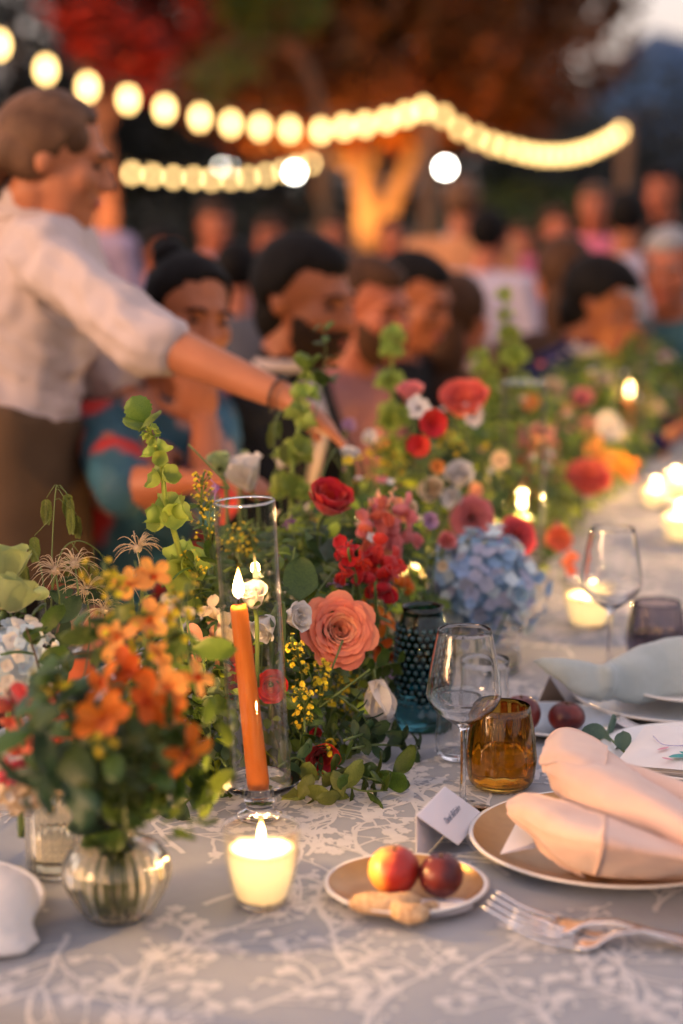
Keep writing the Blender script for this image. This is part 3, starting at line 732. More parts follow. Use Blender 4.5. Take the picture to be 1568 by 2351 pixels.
# ------------------------------------------------------------------ tableware
M_['amberglass'] = glass('amber glass', (.74, .43, .07), 0.0, 1.5)
M_['amberwater'] = glass('water', (.98, .96, .9), 0, 1.33)
M_['tealglass'] = glass('teal glass', (.06, .22, .26), .05, 1.45)
M_['smokeglass'] = glass('smoke glass', (.48, .44, .50), .0, 1.45)
M_['ribglass'] = glass('warm ribbed glass', (.99, .93, .78), .01, 1.40)
M_['wax'] = mat('ivory wax', (.90, .80, .60), (.86, .75, .54), .4, 30, trans=.6, tcol=(.98, .90, .70))
M_['terracotta'] = mat('terracotta wax', (.44, .115, .010), (.38, .095, .008), .5, 20, spec=.25)
M_['orangewax'] = mat('orange wax', (.75, .27, .07), (.70, .22, .05), .35, 20, sss=.004)
M_['yellowwax'] = mat('pale yellow wax', (.80, .64, .30), (.76, .58, .26), .35, 20, sss=.004)
M_['wick'] = mat('burnt wick', (.02, .015, .01), rough=.9)
m, nt, out = newmat('candle flame'); N = nt.nodes; L = nt.links   # dim bluish foot, bright body, orange tip
tc = N.new('ShaderNodeTexCoord'); sp = N.new('ShaderNodeSeparateXYZ'); rp = N.new('ShaderNodeValToRGB'); em = N.new('ShaderNodeEmission'); em.inputs[1].default_value = 14.0
L.new(tc.outputs['Generated'], sp.inputs[0]); L.new(sp.outputs['Z'], rp.inputs[0]); e = rp.color_ramp.elements
e[0].position = 0; e[0].color = (.03, .025, .05, 1); e[1].position = 1; e[1].color = (.35, .10, .015, 1)
for ps, c in ((.10, (.16, .07, .03, 1)), (.26, (1, .70, .28, 1)), (.62, (1, .72, .30, 1)), (.85, (.8, .38, .08, 1))): k = e.new(ps); k.color = c
L.new(rp.outputs[0], em.inputs[0]); L.new(em.outputs[0], out.inputs[0]); M_['flame'] = m
M_['white_china'] = mat('white china', (.78, .75, .72), (.75, .72, .69), .22, 20, spec=.5)
M_['gold_glaze'] = mat('copper gold glaze', (.50, .27, .10), (.44, .23, .085), .28, 60, metal=.65)
M_['blue_china'] = mat('pale blue china', (.42, .48, .54), (.40, .46, .52), .25, 20, spec=.5)
M_['napkin_peach'] = mat('peach linen', (.74, .50, .40), (.70, .46, .36), .85, 30, bump=.25, bscale=1400, sheen=.3)
M_['napkin_blue'] = mat('grey blue linen', (.40, .45, .44), (.36, .41, .40), .85, 30, bump=.25, bscale=1400, sheen=.3)
M_['napkin_white'] = mat('white linen', (.78, .73, .70), (.74, .69, .66), .85, 30, bump=.25, bscale=1400, sheen=.3)
M_['paper'] = mat('white card', (.80, .77, .80), (.78, .75, .78), .8, 20)
M_['ink'] = mat('blue grey ink', (.14, .17, .26), rough=.8)
M_['silver'] = mat('silver cutlery', (.86, .85, .86), (.80, .79, .80), .14, 30, metal=1.0)
FC = (1.0, .56, .20)
def flame(parent, p, h=.03, power=1.2, lightup=.5):
    mb = MB(); mb.lathe([(.0004, 0), (h * .13, h * .1), (h * .175, h * .26), (h * .155, h * .45), (h * .09, h * .7), (h * .035, h * .9), (.0003, h)], 12, T(p), cap=(True, True)); mb.build('flame', M_['flame'], parent)
    mb = MB(); mb.tube([V(p) - V((0, 0, .009)), V(p) - V((0, 0, .002)), V(p) + V((.001, 0, .005))], .0009, 5); mb.build('wick', M_['wick'], parent)
    l = lamp('flame_light', V(p) + V((0, 0, h * lightup)), power * 1.5, FC, .008); l.parent = parent
def votive(label, p, r, hh, wax=.74, ribs=28, power=1.1, group='votive candles in glass', fl=.022):
    root = thing('votive_candle', label, 'candle', p, group)
    f = lambda a, z: 1 + .016 * math.cos(a * ribs)
    prof = [(r * .56, .001), (r * .64, .004), (r * .76, hh * .16), (r * .89, hh * .38), (r * .97, hh * .66), (r, hh)]
    inn = [(a - .0022, max(b, .007)) for a, b in prof][::-1]
    mb = MB(); mb.lathe(prof, ribs * 4, flute=f); mb.lathe([prof[-1], (r - .0011, hh + .0012), inn[0]], ribs * 4); mb.lathe(inn, ribs * 2)
    mb.lathe([(.0005, .001), (r * .56, .001)], ribs * 4); mb.build('glass_cup', M_['thinwarm'], root)
    mb = MB(); mb.lathe([(r + .0004, hh), (r - .0010, hh + .0016), (r - .0026, hh), (r - .0010, hh - .0014), (r + .0004, hh)], 56); mb.build('rim', M_['glass'], root)
    mb = MB(); mb.lathe([(.0005, .0004), (r * .54, .0004), (r * .60, .003), (r * .62, .0065), (.0005, .0065)], 48); mb.build('base', M_['glass'], root)
    rw = lambda z: next((a0 + (a1 - a0) * (z - z0) / (z1 - z0) for (a0, z0), (a1, z1) in zip(prof, prof[1:]) if z0 <= z <= z1), r) - .0035
    wt = hh * wax; zs = [.008 + (wt - .008) * i / 8 for i in range(9)]
    mb = MB(); mb.lathe([(.0005, .008)] + [(rw(z), z) for z in zs] + [(rw(wt) * .8, wt - .001), (rw(wt) * .35, wt - .003), (.0005, wt - .003)], 40); mb.build('wax', M_['wax'], root)
    flame(root, (0, 0, wt + .006), fl, power, .45)
    l = lamp('added_wax_lamp', (0, 0, wt - .012), power * .018, (1.0, .80, .48), .006); l.parent = root   # added lamp inside the wax, standing in for flame light soaking through
    return root
vp = pz(601, 2078); votive('lit ribbed glass votive candle nearest the camera, left of the fruit plate', vp, .0385, .083)
votive('lit votive candle seen behind the second wine glass', pz(1352, 1440), .044, .078, .7, power=1.2)
votive('lit votive candle cut by the right edge beyond the wine glasses', pz(1562, 1245), .042, .078, .7, power=1.2)
votive('small lit votive far along the runner, left of the two', pz(1505, 1165), .038, .06, .7, power=1.0)
votive('small lit votive far along the runner at the right edge', pz(1550, 1140), .038, .06, .7, power=1.0)

votive('lit votive glowing deep among the garland stems', pz(955, 1365), .036, .06, .7, power=.9)
for s_, lb in ((2.95, 'lit votive on the far side of the garland before the floral dress'), (3.55, 'lit votive on the far side of the garland before the bearded person'), (4.2, 'lit votive on the far side of the garland before the pink shirt')):
    votive(lb, W(s_, -1.03), .038, .06, .7, power=.6)
def taper(label, p, lean, L, rb_, rt, waxm, holder=True, h_lean=None, power=1.4, fl=.036, zb=.03, group='taper candles'):
    root = thing('taper_candle', label, 'candle', p, group); c = lean
    mb = MB(); a = V((0, 0, zb)); b = a + V(c).normalized() * L; ax = (b - a)
    pts = [a, a + ax * .06, a + ax * .5, a + ax * .975, a + ax * .995, a + ax]; rr = [rb_ * .8, rb_, (rb_ + rt) / 2, rt, rt * .85, rt * .4]
    mb.tube(pts, rr, 20); mb.build('wax', M_[waxm], root)
    flame(root, b + V((0, 0, .006)), fl, power)
    return root
def chimney(label, p, lean, r, H, zb, group='glass chimneys round the tapers'):
    root = thing('glass_chimney', label, 'glass chimney', M=basis(lean, 0, V(p) + V((0, 0, zb)), x=(1, 0, 0)), group=group)
    mb = MB(); mb.lathe([(r, 0), (r, H * .3), (r, H * .6), (r, H)], 48); mb.lathe([(r - .002, 0), (r - .002, H * .5), (r - .002, H)], 48); mb.build('tube', M_['thin'], root)
    mb = MB(); mb.lathe([(r + .0003, H), (r - .001, H + .0014), (r - .0023, H), (r - .001, H - .0012), (r + .0003, H)], 48); mb.build('rim', M_['glass'], root); return root
def holder(label, p, r, hs=.03, group='clear glass candle holders'):
    root = thing('candle_holder', label, 'candle holder', p, group)
    mb = MB(); mb.lathe([(.0005, .0005), (.022, .0005), (.027, .003), (.026, .007), (.017, .011), (.015, .016), (.021, hs - .009), (r * .75, hs - .004), (r, hs + .008), (r - .0025, hs + .0085), (r * .74, hs - .001), (.018, hs - .002), (.0135, hs - .004), (.0135, hs - .012), (.0005, hs - .012)], 40)
    mb.build('dish', M_['glass'], root); return root
cp = pz(596, 1880); holder('clear glass saucer candle holder under the terracotta taper', cp, .048, .040)
taper('tall terracotta taper candle leaning inside the nearest glass chimney', cp, (-.096, -.03, 1), .224, .0128, .0098, 'terracotta', zb=.029)
chimney('tall clear glass chimney round the terracotta taper', cp + V((.002, 0, 0)), (-.050, 0, 1), .0345, .325, .0425)
c2 = pz(1196, 1330); holder('clear glass holder half hidden behind the blue hydrangea', c2, .048)
taper('pale yellow taper burnt low in the second chimney behind the hydrangea', c2, (0, 0, 1), .105, .0115, .010, 'yellowwax', zb=.019, power=1.2)
chimney('second clear glass chimney among coral blooms behind the hydrangea', c2, (.0, 0, 1), .040, .33, .0335)
c3 = W(4.35, -.60); c3 = pt(1437, 1200, -.70); c3.z = TZ
holder('clear glass holder lost in the far blooms', c3, .048)
taper('orange taper candle burning highest among the far flowers', c3, (0, 0, 1), pd(1437, 915, (c3.y)).z - TZ - .02, .0118, .010, 'orangewax', zb=.019, power=1.2)
chimney('far clear glass chimney round the orange taper', c3, (0, 0, 1), .042, .40, .0335)

def wineglass(label, p, sc=1.0, bl=.0):
    root = thing('wine_glass', label, 'wine glass', M=T(V(p)) @ Matrix.Scale(sc, 4), group='long-stemmed wine glasses')
    outp = [(.0045, .098), (.008, .102), (.022, .112), (.036, .124), (.0422, .136), (.0425, .145), (.040, .165), (.0355, .19), (.0305, .215)]
    th = .0011; inn = [(max(.0006, a - th - (.002 if i == 0 else 0)), b + (.004 if i < 2 else .0012 if i < 4 else 0)) for i, (a, b) in enumerate(outp)]
    full = [(.0005, .0008), (.034, .0008), (.0352, .0016), (.034, .0024), (.018, .0042), (.006, .008), (.0036, .016), (.0033, .05), (.0036, .085)] + outp + [(outp[-1][0] - th * .5, .2158)] + inn[::-1]
    c = [V((a, 0, b)) for a, b in full]; sm = curve(c[9:18], 5); full2 = full[:9] + [(q.x, q.z) for q in sm] + [(outp[-1][0] - th * .5, .2158)]
    smi = curve([V((a, 0, b)) for a, b in inn][::-1], 5); full2 += [(q.x, q.z) for q in smi]
    mb = MB(); mb.lathe(full2, 56); mb.build('glass', M_['glass'], root); return root
wineglass('long-stemmed wine glass in focus left of the amber tumbler', pz(1062, 1862))
wineglass('long-stemmed wine glass in front of the lit votive, further along', pz(1398, 1562), 1.05)
def tumbler(label, p, r, hh, gm, water=None, wm=None, flutes=12, depth=.05, name='tumbler', r_top=.8, lip=None):
    root = thing(name, label, 'tumbler', p); f = lambda a, z: 1 + depth * abs(math.cos(a * flutes / 2)) * min(1, max(0, (z - hh * .1) / (hh * .2)))
    pr = [(r * .68, .001), (r * .82, .004), (r * .93, hh * .12), (r, hh * .32), (r * .99, hh * .45), (r * .93, hh * .68), (r * r_top, hh)]
    th = .0022; n = flutes * 8
    pr = [(q.x, q.z) for q in curve([V((a, 0, b)) for a, b in pr], 4)]
    inn = [(a - th, max(b, .008)) for a, b in pr][::-1]
    mb = MB(); g_ = lambda a, z: 1 - depth * .7 * (1 - abs(math.cos(a * flutes / 2))) * min(1, max(0, (z - hh * .1) / (hh * .2)))
    mb.lathe([(.0005, .001)] + pr + [(r * r_top - th / 2, hh + .0012)], n); mb.lathe(inn + [(.0005, .008)], n, flute=g_); k0 = (len(pr) + 1) * n; mb.f += [(k0 - n + k, k0 - n + (k + 1) % n, k0 + (k + 1) % n, k0 + k) for k in range(n)]; mb.m += [0] * n
    mb.build('glass', M_[gm], root)
    if water:
        wr = [(max(.0005, a * (1 - depth * .7) - th - .0006), b) for a, b in pr if .0085 < b < water]; wr = [(wr[0][0] * .9, .0085)] + wr
        mb = MB(); mb.lathe([(.0005, .0085)] + wr + [(.0005, wr[-1][1])], n); mb.build('water', M_[wm or 'amberwater'], root)
    return root
tumbler('amber fluted glass tumbler half full of water beside the wine glass', pz(1150, 1806), .0425, .100, 'amberglass', .047)
tumbler('smoky grey tumbler right of the second wine glass', pz(1505, 1512), .046, .088, 'smokeglass', .040, 'smokeglass')
tumbler('small clear tumbler behind the wine glass stem', pz(1052, 1740), .030, .075, 'glass', .0, flutes=20, depth=.005, r_top=1.0)
tumbler('clear straight tumbler seen through the wine glass bowl', pz(1110, 1668), .034, .092, 'glass', 0, flutes=20, depth=.004, r_top=1.0)
tumbler('clear glass tumbler among grasses at the left edge', pz(142, 1500), .034, .10, 'glass', 0, flutes=20, depth=.004, r_top=1.0)
# teal hobnail vase
root = thing('hobnail_vase', 'teal blue hobnail glass vase at the edge of the garland', 'vase', pz(968, 1668))
pr = [(.036, .001), (.038, .006), (.036, .012), (.038, .018), (.036, .024), (.034, .03), (.034, .05), (.036, .09), (.034, .13), (.029, .15), (.026, .158), (.028, .165)]
mb = MB(); mb.lathe([(.0005, .001)] + pr + [(.0265, .1655)] + [(a - .003, b) for a, b in pr[::-1] if b > .03] + [(.0005, .03)], 40); mb.build('glass_body', M_['tealglass'], root)
kn = cached('hobnail', lambda: MB().ell((0, 0, 0), (.0034, .0034, .0026), None, 8, 5), mat('teal hobnail', (.02, .075, .09), (.015, .055, .065), .12, 80, spec=.8))
for j in range(12):
    z = .036 + j * .0092
    rad = .0345 + .0018 * math.sin((z - .03) * 30)
    for k in range(22):
        a = 2 * math.pi * (k + .5 * (j % 2)) / 22; link('hobnail', kn, root, basis((math.cos(a), math.sin(a), 0), 0, (rad * math.cos(a), rad * math.sin(a), z)))
# ribbed bud vase with flared neck (front) and ribbed cylinder
def ribvase(label, p, pr, ribs=28, amp=.055, name='ribbed_vase', water=None):
    root = thing(name, label, 'vase', p); pr = [(q.x, q.z) for q in curve([V((a, 0, b)) for a, b in pr], 4)]
    f = lambda a, z: 1 - amp * (1 - abs(math.cos(a * ribs / 2))); th = .0035
    mb = MB(); inn = [(max(.004, a * (1 - amp) - th + .002), max(b, .006)) for a, b in pr[::-1]]; nn = ribs * 6
    mb.lathe([(.0005, .001)] + pr, nn, flute=f); mb.lathe(inn + [(.0005, .006)], nn); k0 = len(pr) * nn; mb.f += [(k0 + k, k0 + (k + 1) % nn, k0 + nn + (k + 1) % nn, k0 + nn + k) for k in range(nn)]; mb.m += [0] * nn; mb.build('glass_body', M_['ribglass'], root)
    if water:
        wr = [(max(.004, a * (1 - amp) - th + .001), b) for a, b in pr if .007 < b < water]
        mb = MB(); mb.lathe([(.0005, .0075)] + wr + [(.0005, wr[-1][1])], 48); mb.build('water', M_['amberwater'], root)
    return root
vase_p = pz(270, 2108)
ribvase('round ribbed glass bud vase with flared neck holding orange orchids', vase_p, [(.022, .001), (.030, .004), (.042, .018), (.0535, .042), (.053, .058), (.043, .074), (.026, .083), (.0215, .090), (.023, .104), (.029, .124)], water=.07)
ribvase('ribbed glass cylinder candle cup behind the round vase', pz(128, 2004), [(.026, .001), (.030, .004), (.031, .03), (.0315, .06), (.031, .078), (.030, .084)], amp=.06, water=.05)

def plate(label, p, r, inner='gold_glaze', rim='white_china', h=.018, name='plate', group=None, well=.72):
    root = thing(name, label, 'plate', p, group)
    mb = MB(); mb.lathe([(.0005, .0012), (r * .55, .0012), (r * .62, .003), (r * .9, h * .72), (r, h), (r + .0012, h + .0018), (r - .002, h + .0028), (r - .004, h + .0022)], 72); mb.build('rim', M_[rim], root)
    mb = MB(); mb.lathe([(r - .004, h + .0022), (r * .88, h * .75), (r * well, .0062), (r * well * .9, .0048), (.0005, .0045)], 72); mb.build('glazed_well', M_[inner], root)
    return root
def pl(x, y, s_off=0, t_off=0): 
    p = pz(x, y); return p + SD * s_off + ND * t_off
P1 = pz(1405, 1952); plate('large copper gold charger with white rim under the peach napkin', P1, .155, h=.016)
P2 = pz(932, 2058); plate('small copper gold side plate with fruit and cookies', P2, .083, h=.014)
P3 = pz(1275, 1672); plate('pale side plate holding two plums behind the amber tumbler', P3, .080, 'blue_china', h=.012)
P4 = pz(1540, 1800) + V((0, 0, 0)); plate('gold rimmed charger under the embroidered napkin', pz(1600, 1775), .15, 'blue_china', 'white_china', .014)
P5 = pz(1560, 1615); plate('pale blue charger under the knotted napkin', P5, .15, 'blue_china', 'white_china', .014)
plate('white plate on the charger under the knotted napkin', P5 + V((.02, 0, .0205)), .115, 'white_china', 'white_china', .012)
plate('white dinner plate cut by the left edge below the ribbed cylinder', pz(-215, 2105), .135, 'white_china', 'white_china', .014)

# fruit and cookies
def fruitmat(n, a, b, c):
    m = mat(n, a, b, .38, 9, bump=.1, bscale=120, spec=.4)
    return m
M_['peach'] = mat('blushed nectarine skin', (.72, .34, .07), (.40, .035, .012), .38, 26, spec=.4, detail=.5, bump=.08, bscale=200)
M_['plum'] = mat('dark plum skin', (.22, .028, .014), (.05, .008, .014), .35, 38, spec=.4, bump=.08, bscale=200)
M_['cookie'] = mat('pale almond cookie', (.64, .45, .27), (.40, .22, .10), .9, 210, bump=1.0, bscale=420)
def blush(name):
    m, nt, out = newmat(name); N = nt.nodes; L = nt.links; p = N.new('ShaderNodeBsdfPrincipled'); p.inputs['Roughness'].default_value = .42
    tc = N.new('ShaderNodeTexCoord'); sp = N.new('ShaderNodeSeparateXYZ'); L.new(tc.outputs['Object'], sp.inputs[0])
    nz = N.new('ShaderNodeTexNoise'); nz.inputs['Scale'].default_value = 55; nz.inputs['Detail'].default_value = 3; L.new(tc.outputs['Object'], nz.inputs['Vector'])
    mr = N.new('ShaderNodeMapRange'); mr.inputs['From Min'].default_value = -.016; mr.inputs['From Max'].default_value = .016; L.new(sp.outputs['X'], mr.inputs[0])
    ad = N.new('ShaderNodeMath'); ad.operation = 'MULTIPLY_ADD'; ad.inputs[1].default_value = .9; ad.inputs[2].default_value = -.45; L.new(nz.outputs['Fac'], ad.inputs[0])
    a2 = N.new('ShaderNodeMath'); L.new(mr.outputs[0], a2.inputs[0]); L.new(ad.outputs[0], a2.inputs[1])
    rp = N.new('ShaderNodeValToRGB'); e = rp.color_ramp.elements; e[0].position = .2; e[0].color = (.74, .36, .07, 1); e[1].position = .75; e[1].color = (.36, .02, .012, 1); k = e.new(.48); k.color = (.62, .12, .03, 1)
    L.new(a2.outputs[0], rp.inputs[0]); L.new(rp.outputs[0], p.inputs['Base Color']); b = N.new('ShaderNodeBump'); b.inputs['Strength'].default_value = .12; b.inputs['Distance'].default_value = .001; n2 = N.new('ShaderNodeTexNoise'); n2.inputs['Scale'].default_value = 260; L.new(tc.outputs['Object'], n2.inputs['Vector']); L.new(n2.outputs['Fac'], b.inputs['Height']); L.new(b.outputs[0], p.inputs['Normal'])
    L.new(p.outputs[0], out.inputs[0]); return m
M_['peach'] = blush('blushed nectarine skin')
def fruit(name, label, p, r, m, sq=.94, rot=0):
    root = thing(name, label, 'fruit', M=T(V(p)) @ Rz(rot)); mb = MB(); vs = []; fs = []; nu, nv = 32, 20
    for i in range(nv + 1):
        ph = math.pi * i / nv
        for k in range(nu):
            a = 2 * math.pi * k / nu
            cleft = 1 - .07 * math.exp(-(min(a, 2 * math.pi - a) / .22) ** 2) * math.sin(ph); dim = 1 - .16 * math.exp(-(ph / .28) ** 2)
            vs.append((r * math.sin(ph) * math.cos(a) * cleft, r * math.sin(ph) * math.sin(a) * cleft, r * sq * (math.cos(ph) * dim + 1)))
    for i in range(nv):
        for k in range(nu): fs.append((i * nu + k, (i + 1) * nu + k, (i + 1) * nu + (k + 1) % nu, i * nu + (k + 1) % nu))
    mb.add(vs, fs); mb.build('skin', M_[m], root)
    mb = MB(); mb.tube([V((0, 0, r * sq * 1.82)), V((.001, 0, r * sq * 2.0))], .0016, 5); mb.build('stalk', M_['stem_brown'], root); return root
zf = TZ + .0058
fruit('nectarine', 'red and yellow nectarine on the small copper plate', pz(905, 2052, zf), .0265, 'peach', rot=-.35)
fruit('plum', 'dark red plum beside the nectarine on the small plate', pz(1012, 2058, zf + .002), .0225, 'plum', 1.0, 1.)
fruit('plum', 'dark oval plum on the side plate behind the amber tumbler', pz(1300, 1680, TZ + .005), .0245, 'plum', .82, 2)
fruit('nectarine', 'reddish nectarine half hidden behind the amber tumbler', pz(1196, 1680, TZ + .005), .026, 'plum', .95, 4)
def cookie(label, p, L, w, h, ang, seed):
    root = thing('cookie', label, 'cookie', M=T(V(p)) @ Rz(ang)); mb = MB()
    mb.loft([V((L * (-.5 + i / 8), .004 * math.sin(i), h * .5)) for i in range(9)], [(w * .5 * math.sqrt(max(.06, 1 - ((i - 4) / 4.1) ** 4)), h * .5 * math.sqrt(max(.08, 1 - ((i - 4) / 4.1) ** 4))) for i in range(9)], (0, 1, 0), 16)
    me = remesh(mb, .0022, 2, .4, lambda c: .0006 * noise.noise(c * 330 + V((seed, 0, 0))) + .0007 * noise.noise(c * 90 + V((seed, 0, 0)))); me.materials.append(M_['cookie']); link('crumb', me, root)
    return root
cookie('long pale almond cookie at the front of the fruit plate', pz(885, 2098, zf), .070, .032, .021, .10, 1)
cookie('smaller almond cookie leaning on the front cookie', pz(935, 2116, zf), .044, .024, .019, -.25, 5)
cookie('tiny piece of cookie under the plum', pz(988, 2095, zf), .013, .011, .012, .9, 9)
mb = MB(); vs = [(.046 * math.cos(a), .024 * math.sin(a), 0) for a in [k * .3927 for k in range(16)]]; mb.add(vs, [tuple(range(16))]); mb.add([(x, y, .0006) for x, y, z in vs], [tuple(range(16))])
o = mb.build('paper_liner', M_['paper'], None, T(pz(985, 2085, zf + .002)) @ Rz(.25)); tag(o, 'small white paper liner under the plum', 'paper liner')

# cards
def sheet(name, pts, m, parent=None, th=.0006):
    a, b, c, d = [V(p) for p in pts]; n = (b - a).cross(d - a).normalized() * th
    mb = MB(); mb.add([a, b, c, d, a + n, b + n, c + n, d + n], [(3, 2, 1, 0), (4, 5, 6, 7), (0, 1, 5, 4), (1, 2, 6, 5), (2, 3, 7, 6), (3, 0, 4, 7)]); return mb.build(name, m, parent, smooth=False)
rn, rf = pz(955, 1873, TZ + .056), pz(1021, 1806, TZ + .056)
fn, ff = pz(1051, 1941, TZ + .012), pz(1110, 1871, TZ + .012)
ff = fn + (rf - rn) + V((0, 0, 0)); bn = pz(957, 1985, TZ + .002); bf = bn + (rf - rn)
root = thing('place_card', 'white folded place card with handwritten name beside the charger', 'place card', (rn + rf) / 2); off = -(rn + rf) / 2
q = lambda *a: [p + off for p in a]
sheet('front_leaf', q(rn, fn, ff, rf), M_['paper'], root); sheet('back_leaf', q(rn, rf, bf, bn), M_['paper'], root)
fc = bpy.data.curves.new('script', 'FONT'); fc.body = 'Tzeela Shifrahim'; fc.size = .0105; fc.shear = .5; fc.align_x = 'CENTER'; fc.align_y = 'CENTER'; fc.space_character = .82
fo = bpy.data.objects.new('tmptext', fc); COL.objects.link(fo); dg = bpy.context.evaluated_depsgraph_get(); tm = bpy.data.meshes.new_from_object(fo.evaluated_get(dg)); bpy.data.objects.remove(fo)
tm.materials.clear(); tm.materials.append(M_['ink'])
xa = (rf - rn).normalized(); ya = (rn - fn); ya = (ya - xa * ya.dot(xa)).normalized(); za = xa.cross(ya)
if za.z < 0: za = -za
link('handwritten_name', tm, root, T((rn + fn + ff + rf) / 4 + off + za * .0016) @ Matrix((xa, ya, za)).transposed().to_4x4())
a, b = pz(1235, 1612, TZ + .001), pz(1300, 1600, TZ + .001); up = V((0, 0, .05))
root = thing('place_card', 'brown and white folded place card before the knotted napkin', 'place card', a); M_['kraft'] = mat('kraft paper', (.40, .29, .22), rough=.8)
r1, r2 = pz(1262, 1552, TZ + .05) - a, pz(1330, 1545, TZ + .05) - a
sheet('front_leaf', [V((0, 0, 0)), pz(1312, 1612, TZ + .001) - a, r2, r1], M_['kraft'], root); sheet('back_leaf', [r1, r2, r2 + V((.03, .03, -.05)), r1 + V((.03, .03, -.05))], M_['paper'], root)
a = P1 + V((0, 0, .02)); m1 = [pz(1148, 1962, TZ + .02), pz(1225, 1948, TZ + .02), pz(1330, 1900, TZ + .03), pz(1190, 1880, TZ + .03)]
o = sheet('menu_card', m1, M_['paper']); tag(o, 'corner of a white menu card poking out under the peach napkin', 'menu card')
# ------------------------------------------------------------------ napkins, cutlery
def soft(name, label, cat, lofts, m, voxel=.004, it=6, disp=None, parent_loc=None):
    mb = MB()
    base = V(lofts[0][0][0]); base = V((base.x, base.y, TZ + .01)) if parent_loc is None else V(parent_loc)
    for lf in lofts: mb.loft([V(p) - base for p in curve(lf[0], 3)], [V((*q, 0)).xy[:] for q in curve([V((*a, 0)) for a in lf[1]], 3)], lf[2], 20, power=(lf[3] if len(lf) > 3 else 2.0))
    me = remesh(mb, voxel, it, .5, disp); me.materials.append(M_[m]); o = link(name, me, None, T(base)); return tag(o, label, cat)
fold = lambda c: .0030 * noise.noise(V((c.x * 14, c.y * 40, c.z * 40))) + .0008 * noise.noise(c * 120)
zc = TZ + .03
def pp(x, y, z): return pz(x, y, TZ + z)
side1 = V((.25, .5, .8))
# peach napkin: folded sheets laid over a soft inner roll
o = soft('napkin', 'peach linen napkin folded in soft rolls on the copper charger', 'napkin',
     [([pp(1300, 1772, .070), pp(1420, 1820, .068), pp(1520, 1862, .062), pp(1680, 1930, .055)], [(.020, .016), (.034, .020), (.038, .022), (.040, .022)], (-.15, .6, .9)),
      ([pp(1230, 1882, .040), pp(1330, 1910, .040), pp(1420, 1935, .036), pp(1520, 1945, .034), pp(1680, 1965, .03)], [(.010, .006), (.034, .014), (.040, .018), (.038, .020), (.036, .020)], (-.1, .55, .9))],
     'napkin_peach', .005, 4, None)
nb = o.location.copy()
def cloth_patch(name, rows, parent, nn=7, off=0., th=.0016, wob=.0024):
    """rows: list of columns, each a list of (px, py, height) control points; smooth sheet with thickness"""
    P = [[pp(a, b, c) - nb for a, b, c in col] for col in rows]
    cols = [curve(c, nn) for c in P]; long_ = [curve([c[k] for c in cols], nn) for k in range(len(cols[0]))]
    H, Wn = len(long_), len(long_[0]); vs = [long_[j][i] for j in range(H) for i in range(Wn)]; nrm = []
    for j in range(H):
        for i in range(Wn):
            a = long_[j][min(i + 1, Wn - 1)] - long_[j][max(i - 1, 0)]; b = long_[min(j + 1, H - 1)][i] - long_[max(j - 1, 0)][i]
            n_ = a.cross(b); n_ = n_.normalized() if n_.length > 1e-9 else UP; nrm.append(n_ if n_.dot(V((0, -.6, 1))) > 0 else -n_)
    top = [v + n_ * (off + th + wob * noise.noise(v * 35) + .0009 * noise.noise(V((v.x * 25, v.y * 90, v.z * 90)))) for v, n_ in zip(vs, nrm)]; bot = [t - n_ * th for t, n_ in zip(top, nrm)]
    mb = MB(); q = [(j * Wn + i, j * Wn + i + 1, (j + 1) * Wn + i + 1, (j + 1) * Wn + i) for j in range(H - 1) for i in range(Wn - 1)]; M0 = H * Wn
    ring = [i for i in range(Wn)] + [j * Wn + Wn - 1 for j in range(1, H)] + [(H - 1) * Wn + i for i in range(Wn - 2, -1, -1)] + [j * Wn for j in range(H - 2, 0, -1)]
    mb.add(top + bot, q + [tuple(M0 + k for k in f[::-1]) for f in q] + [(ring[k], ring[(k + 1) % len(ring)], M0 + ring[(k + 1) % len(ring)], M0 + ring[k]) for k in range(len(ring))])
    return mb.build(name, M_['napkin_peach'], parent)
lowL = [[(1166, 1838, .058), (1162, 1850, .056), (1165, 1863, .052), (1172, 1878, .046)], [(1212, 1822, .068), (1208, 1855, .070), (1212, 1895, .056), (1226, 1928, .036)],
        [(1290, 1840, .080), (1284, 1890, .086), (1284, 1945, .062), (1292, 1988, .022)], [(1390, 1876, .084), (1386, 1925, .094), (1378, 1972, .066), (1366, 2014, .018)]]
lowR = [[(1390, 1876, .084), (1386, 1925, .094), (1378, 1972, .066), (1366, 2014, .018)], [(1480, 1912, .078), (1480, 1952, .082), (1478, 1988, .056), (1472, 2020, .018)],
        [(1600, 1950, .07), (1600, 1975, .07), (1600, 1997, .05), (1600, 2012, .02)], [(1760, 2000, .06), (1760, 2015, .06), (1760, 2030, .04), (1760, 2040, .02)]]
upp = [[(1258, 1706, .086), (1250, 1735, .096), (1252, 1772, .086), (1264, 1806, .070)], [(1288, 1680, .098), (1290, 1722, .112), (1286, 1778, .100), (1288, 1836, .070)],
       [(1342, 1692, .098), (1346, 1738, .114), (1336, 1792, .104), (1328, 1858, .075)], [(1430, 1748, .094), (1430, 1788, .110), (1422, 1834, .100), (1412, 1892, .075)],
       [(1540, 1822, .088), (1540, 1856, .100), (1532, 1892, .090), (1522, 1936, .068)], [(1720, 1935, .08), (1720, 1960, .085), (1710, 1985, .08), (1700, 2015, .06)]]
cloth_patch('fold', upp, o); cloth_patch('fold', lowL, o); cloth_patch('fold', lowR, o)
cloth_patch('hem', [[(a, b, c) for a, b, c in col[:2]] + [((col[1][0] * .35 + col[2][0] * .65), (col[1][1] * .35 + col[2][1] * .65), (col[1][2] * .35 + col[2][2] * .65))] for col in upp[:3]] + [[(1392, 1722, .095), (1392, 1745, .108), (1388, 1768, .109)]], o, off=.0035)
